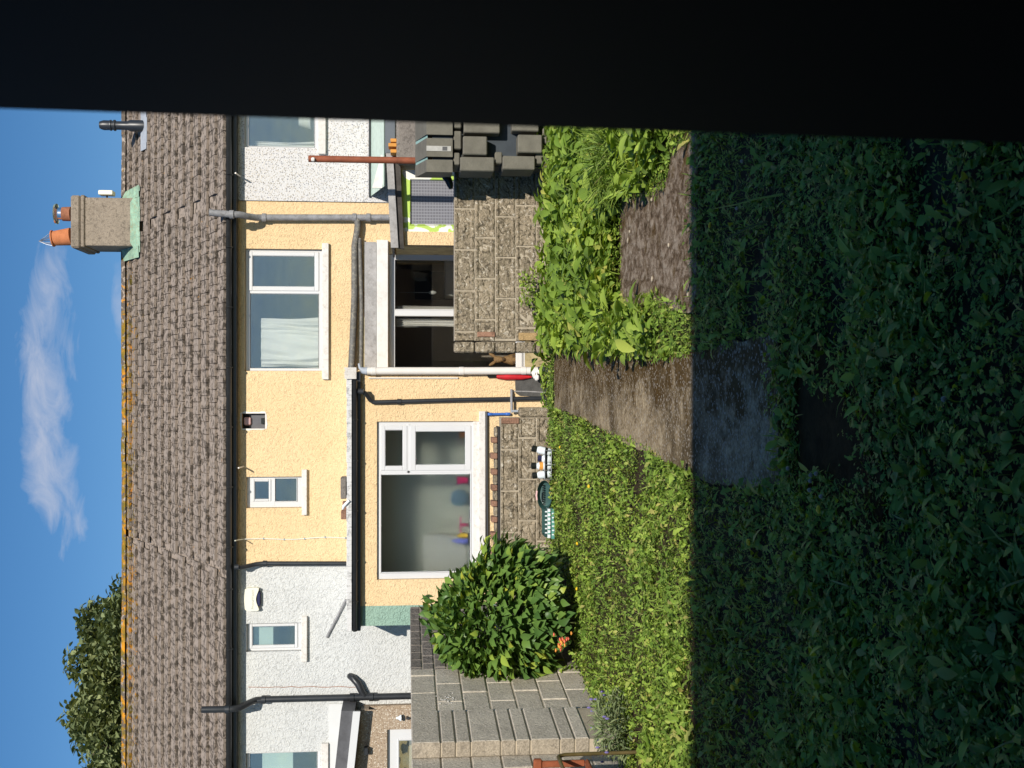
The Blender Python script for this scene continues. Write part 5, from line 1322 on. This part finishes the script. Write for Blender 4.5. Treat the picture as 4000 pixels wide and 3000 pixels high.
# ---- bushy plant at the foot of the carved wall, dock plants, lavender
def leafy_plant(name, label, cat, base, rx, ry, h, n, ls, mat, ol, flower=None, upright=.3):
    t = thing(name, label, cat, tuple(base)); me = [leaf_mesh('leaf', M[mat], ls*s_, ol, .25, .6) for s_ in (.8,1,1.2)]
    V, F, o_ = [], [], 0
    for i in range(n):
        a = random.uniform(0, 6.283); rr = math.sqrt(random.random()); zz_ = random.random()**.7
        out = Vector((math.cos(a), math.sin(a), upright+random.uniform(-.4,.6))).normalized()
        p = Vector((math.cos(a)*rx*rr*(1-.35*zz_), math.sin(a)*ry*rr*(1-.35*zz_), .02+zz_*h))
        mw = leaf_pose(p, out); m_ = random.choice(me); vv = np.array([mw @ v.co for v in m_.vertices]); V.append(vv); F.append(np.array([list(q_.vertices) for q_ in m_.polygons])+o_); o_ += len(vv)
    o = bpy.data.objects.new('leaves', fast_mesh('leaves', np.concatenate(V), np.concatenate(F), M[mat])); COL.objects.link(o); o.parent = t; tag(o, kind='stuff')
    s_ = MB()
    for k in range(6):
        a = k*1.05; s_.tube([(0,0,-.01), (math.cos(a)*rx*.4, math.sin(a)*ry*.4, h*.5), (math.cos(a)*rx*.6, math.sin(a)*ry*.6, h*.95)], [.006,.005,.003], 5)
    o = bpy.data.objects.new('stems', mesh_of('stems', s_, M['stem'])); COL.objects.link(o); o.parent = t
    if flower:
        f_ = MB()
        for k in range(flower[1]):
            a = random.uniform(0, 6.283); rr = math.sqrt(random.random()); f_.lathe((math.cos(a)*rx*rr, math.sin(a)*ry*rr, h*random.uniform(.75,1.2)), [(.002,-.016),(.007,-.008),(.008,.004),(.002,.014)], 6)
        o = bpy.data.objects.new('flowers', mesh_of('flowers', f_, M[flower[0]])); COL.objects.link(o); o.parent = t; tag(o, kind='stuff')
    return t
b0 = P(2170,1128,12.05); leafy_plant('wall_plant', 'small bushy green plant climbing the foot of the carved wall', 'plant', (b0.x,12.05,0), .27, .16, .36, 420, .05, 'weed', [.02,.22,.25,.12,0])
b0 = P(2180,1215,12.0); leafy_plant('wall_plant', 'low sprawling plant between carved wall and path', 'plant', (b0.x,12.0,0), .3, .2, .2, 260, .06, 'weed', [.02,.22,.25,.12,0])
DK = [.03,.10,.16,.17,.13,.06,0]
for i, (x, y) in enumerate(((2290,960),(2270,1060),(2330,860),(2300,760),(2360,1090),(2380,930),(2300,640),(2420,1240),(2340,1260))):
    b0 = G(x, y); leafy_plant('dock_plant', 'dock plant with long broad leaves in the weedy bed', 'plant', (b0.x,b0.y,0), (.19), .19, .2, 60, .135, 'weed', DK, None, .5)['group'] = 'dock plants in the weedy bed'
b0 = G(2215,1392); leafy_plant('dock_plant', 'dock plant rooted at the wall end beside the dark pipe foot', 'plant', (b0.x+.02,12.55,-.1), .14, .1, .24, 26, .16, 'weed', DK, None, .6)
b0 = G(2255,1535); leafy_plant('edge_plant', 'little round-leaved plant at the far edge of the path', 'plant', (b0.x,12.5,-.02), .28, .06, .1, 90, .055, 'weed', [.05,.3,.32,.2,0])
b0 = Vector((-2.44,7.95,0)); leafy_plant('lavender', 'grey green lavender with violet flowers at the pier foot', 'plant', (b0.x,b0.y,0), .26, .34, .22, 900, .06, 'lavender', [.03,.08,.08,.0], ('petal_violet', 16), .9)
b0 = G(2270,2660); leafy_plant('seedling', 'young bright seedling below the end of the bush', 'plant', (b0.x,b0.y,0), .12, .1, .2, 60, .07, 'weed', [.02,.2,.3,.25,.1,0])
b0 = G(2450,600); leafy_plant('grass_tuft', 'long grass tuft arching over the mossy paving', 'plant', (b0.x,b0.y,0), .35, .25, .2, 420, .26, 'grass', [.014,.016,.01,.0], None, .6)
# two long stray stems in the shade
for i, (pts, m) in enumerate(((((3060,760),(2960,775),(2870,800),(2790,815)), 'weed'), (((3000,865),(2930,885),(2860,920),(2815,945)), 'stem'))):
    hh = (.10,.16,.2,.22); single('seed_stem', MB().tube([G(x,y,h_) for (x,y), h_ in zip(pts, hh)], [.004,.004,.003,.0015], 6), M['grass' if i == 0 else 'stem'], ('pale green' if i == 0 else 'thin dull green')+' grass stem arching over the shaded lawn', 'stem')

# ------------------------------------------------------------------ tree beyond the roofs
def tree(x, Y, z, rx, ry, rz_, n, label, seed):
    r2 = np.random.default_rng(seed); t = thing('broadleaf_tree', label, 'tree', (x, Y, YARD))
    tr = MB().tube([(0,0,0), (.1,0,(z-YARD)*.4), (-.1,.1,(z-YARD)*.75), (0,0,z-YARD)], [.4,.32,.22,.1], 10)
    for k in range(9):
        a = k*2.1; e = Vector((math.cos(a)*rx*.8, math.sin(a)*ry*.8, z-YARD+rz_*(.1+.6*((k*37) % 10)/10)))
        tr.tube([(0,0,(z-YARD)*(.55+.04*k)), e*.5+Vector((0,0,(z-YARD)*.45)), e], [.12,.07,.02], 6)
    o = bpy.data.objects.new('trunk', mesh_of('trunk', tr, M['bark'], True)); COL.objects.link(o); o.parent = t
    cc = r2.normal(0, 1, (90,3)); cc /= np.linalg.norm(cc, axis=1)[:, None]; cc *= np.array([rx, ry, rz_])*r2.uniform(.55,.98,(90,1))
    idx = r2.integers(0, 90, n); d = r2.normal(0, 1, (n,3)); d /= np.linalg.norm(d, axis=1)[:, None]
    pos = cc[idx]+d*(r2.uniform(.35,1.0,(n,1))**.6)*np.array([.62,.62,.5]); pos[:,2] += z-YARD
    v, f = inst(T_OVAL, pos, r2.uniform(0,6.283,n), r2.uniform(-1.0,.8,n), r2.uniform(.14,.25,n), r2.uniform(-.8,.8,n))
    o = bpy.data.objects.new('crown', fast_mesh('crown', v, f, M['tree_leaf'])); COL.objects.link(o); o.parent = t; tag(o, kind='stuff')
p = P(500, 2700, 30); tree(p.x, 30, PZ(560,30), 2.9, 2.4, 1.75, 26000, 'dense green tree showing above the ridge of the white house', 3)
p = P(500, 3150, 31); tree(p.x-.3, 31, PZ(600,31), 2.2, 2.2, 1.5, 12000, 'second green tree at the end of the ridge', 5)

# ------------------------------------------------------------------ the building the view opens from: door jamb, wall, roof
DX = (2515-1500)/FPX*.55
HT = (G(2700,1500).y-.8)*(SUN.z/-SUN.y)-.14-.03
OB = thing('rear_building', 'dark building with an open doorway that shades the near lawn', 'building', (0, 0, 0))
put('front_wall', MB().box((DX+.05,.27,-.1), (9,.54,HT)).box((-9,.27,-.1), (-1.05,.54,HT)).box((-1.05,.27,2.35), (DX+.05,.54,HT)), M['dark_wall'], OB)
put('side_wall', MB().box((-9,-5,-.1), (-8.8,.269,HT)).box((8.8,-5,-.1), (9,.269,HT)).box((-8.8,-5,-.1), (8.8,-4.8,HT)), M['dark_wall'], OB)
put('roof', MB().box((-9.3,-5.3,HT+.001), (9.3,.8,HT+.14)), M['felt_roof'], OB)
put('floor', MB().box((-8.8,-4.8,.001), (8.8,.53,.03)), M['dark_wall'], OB)
jm = put('door_frame', MB().prism([(DX-.019,.03),(DX+.049,.03),(DX+.049,2.3),(DX+.009,2.3)], .22, .55).box((-1.049,.22,.03), (-1.0,.55,2.3), .006).box((-1.0,.22,2.25), (DX-.001,.55,2.3), .006), M['door_paint'], OB, label='near-black painted door frame')
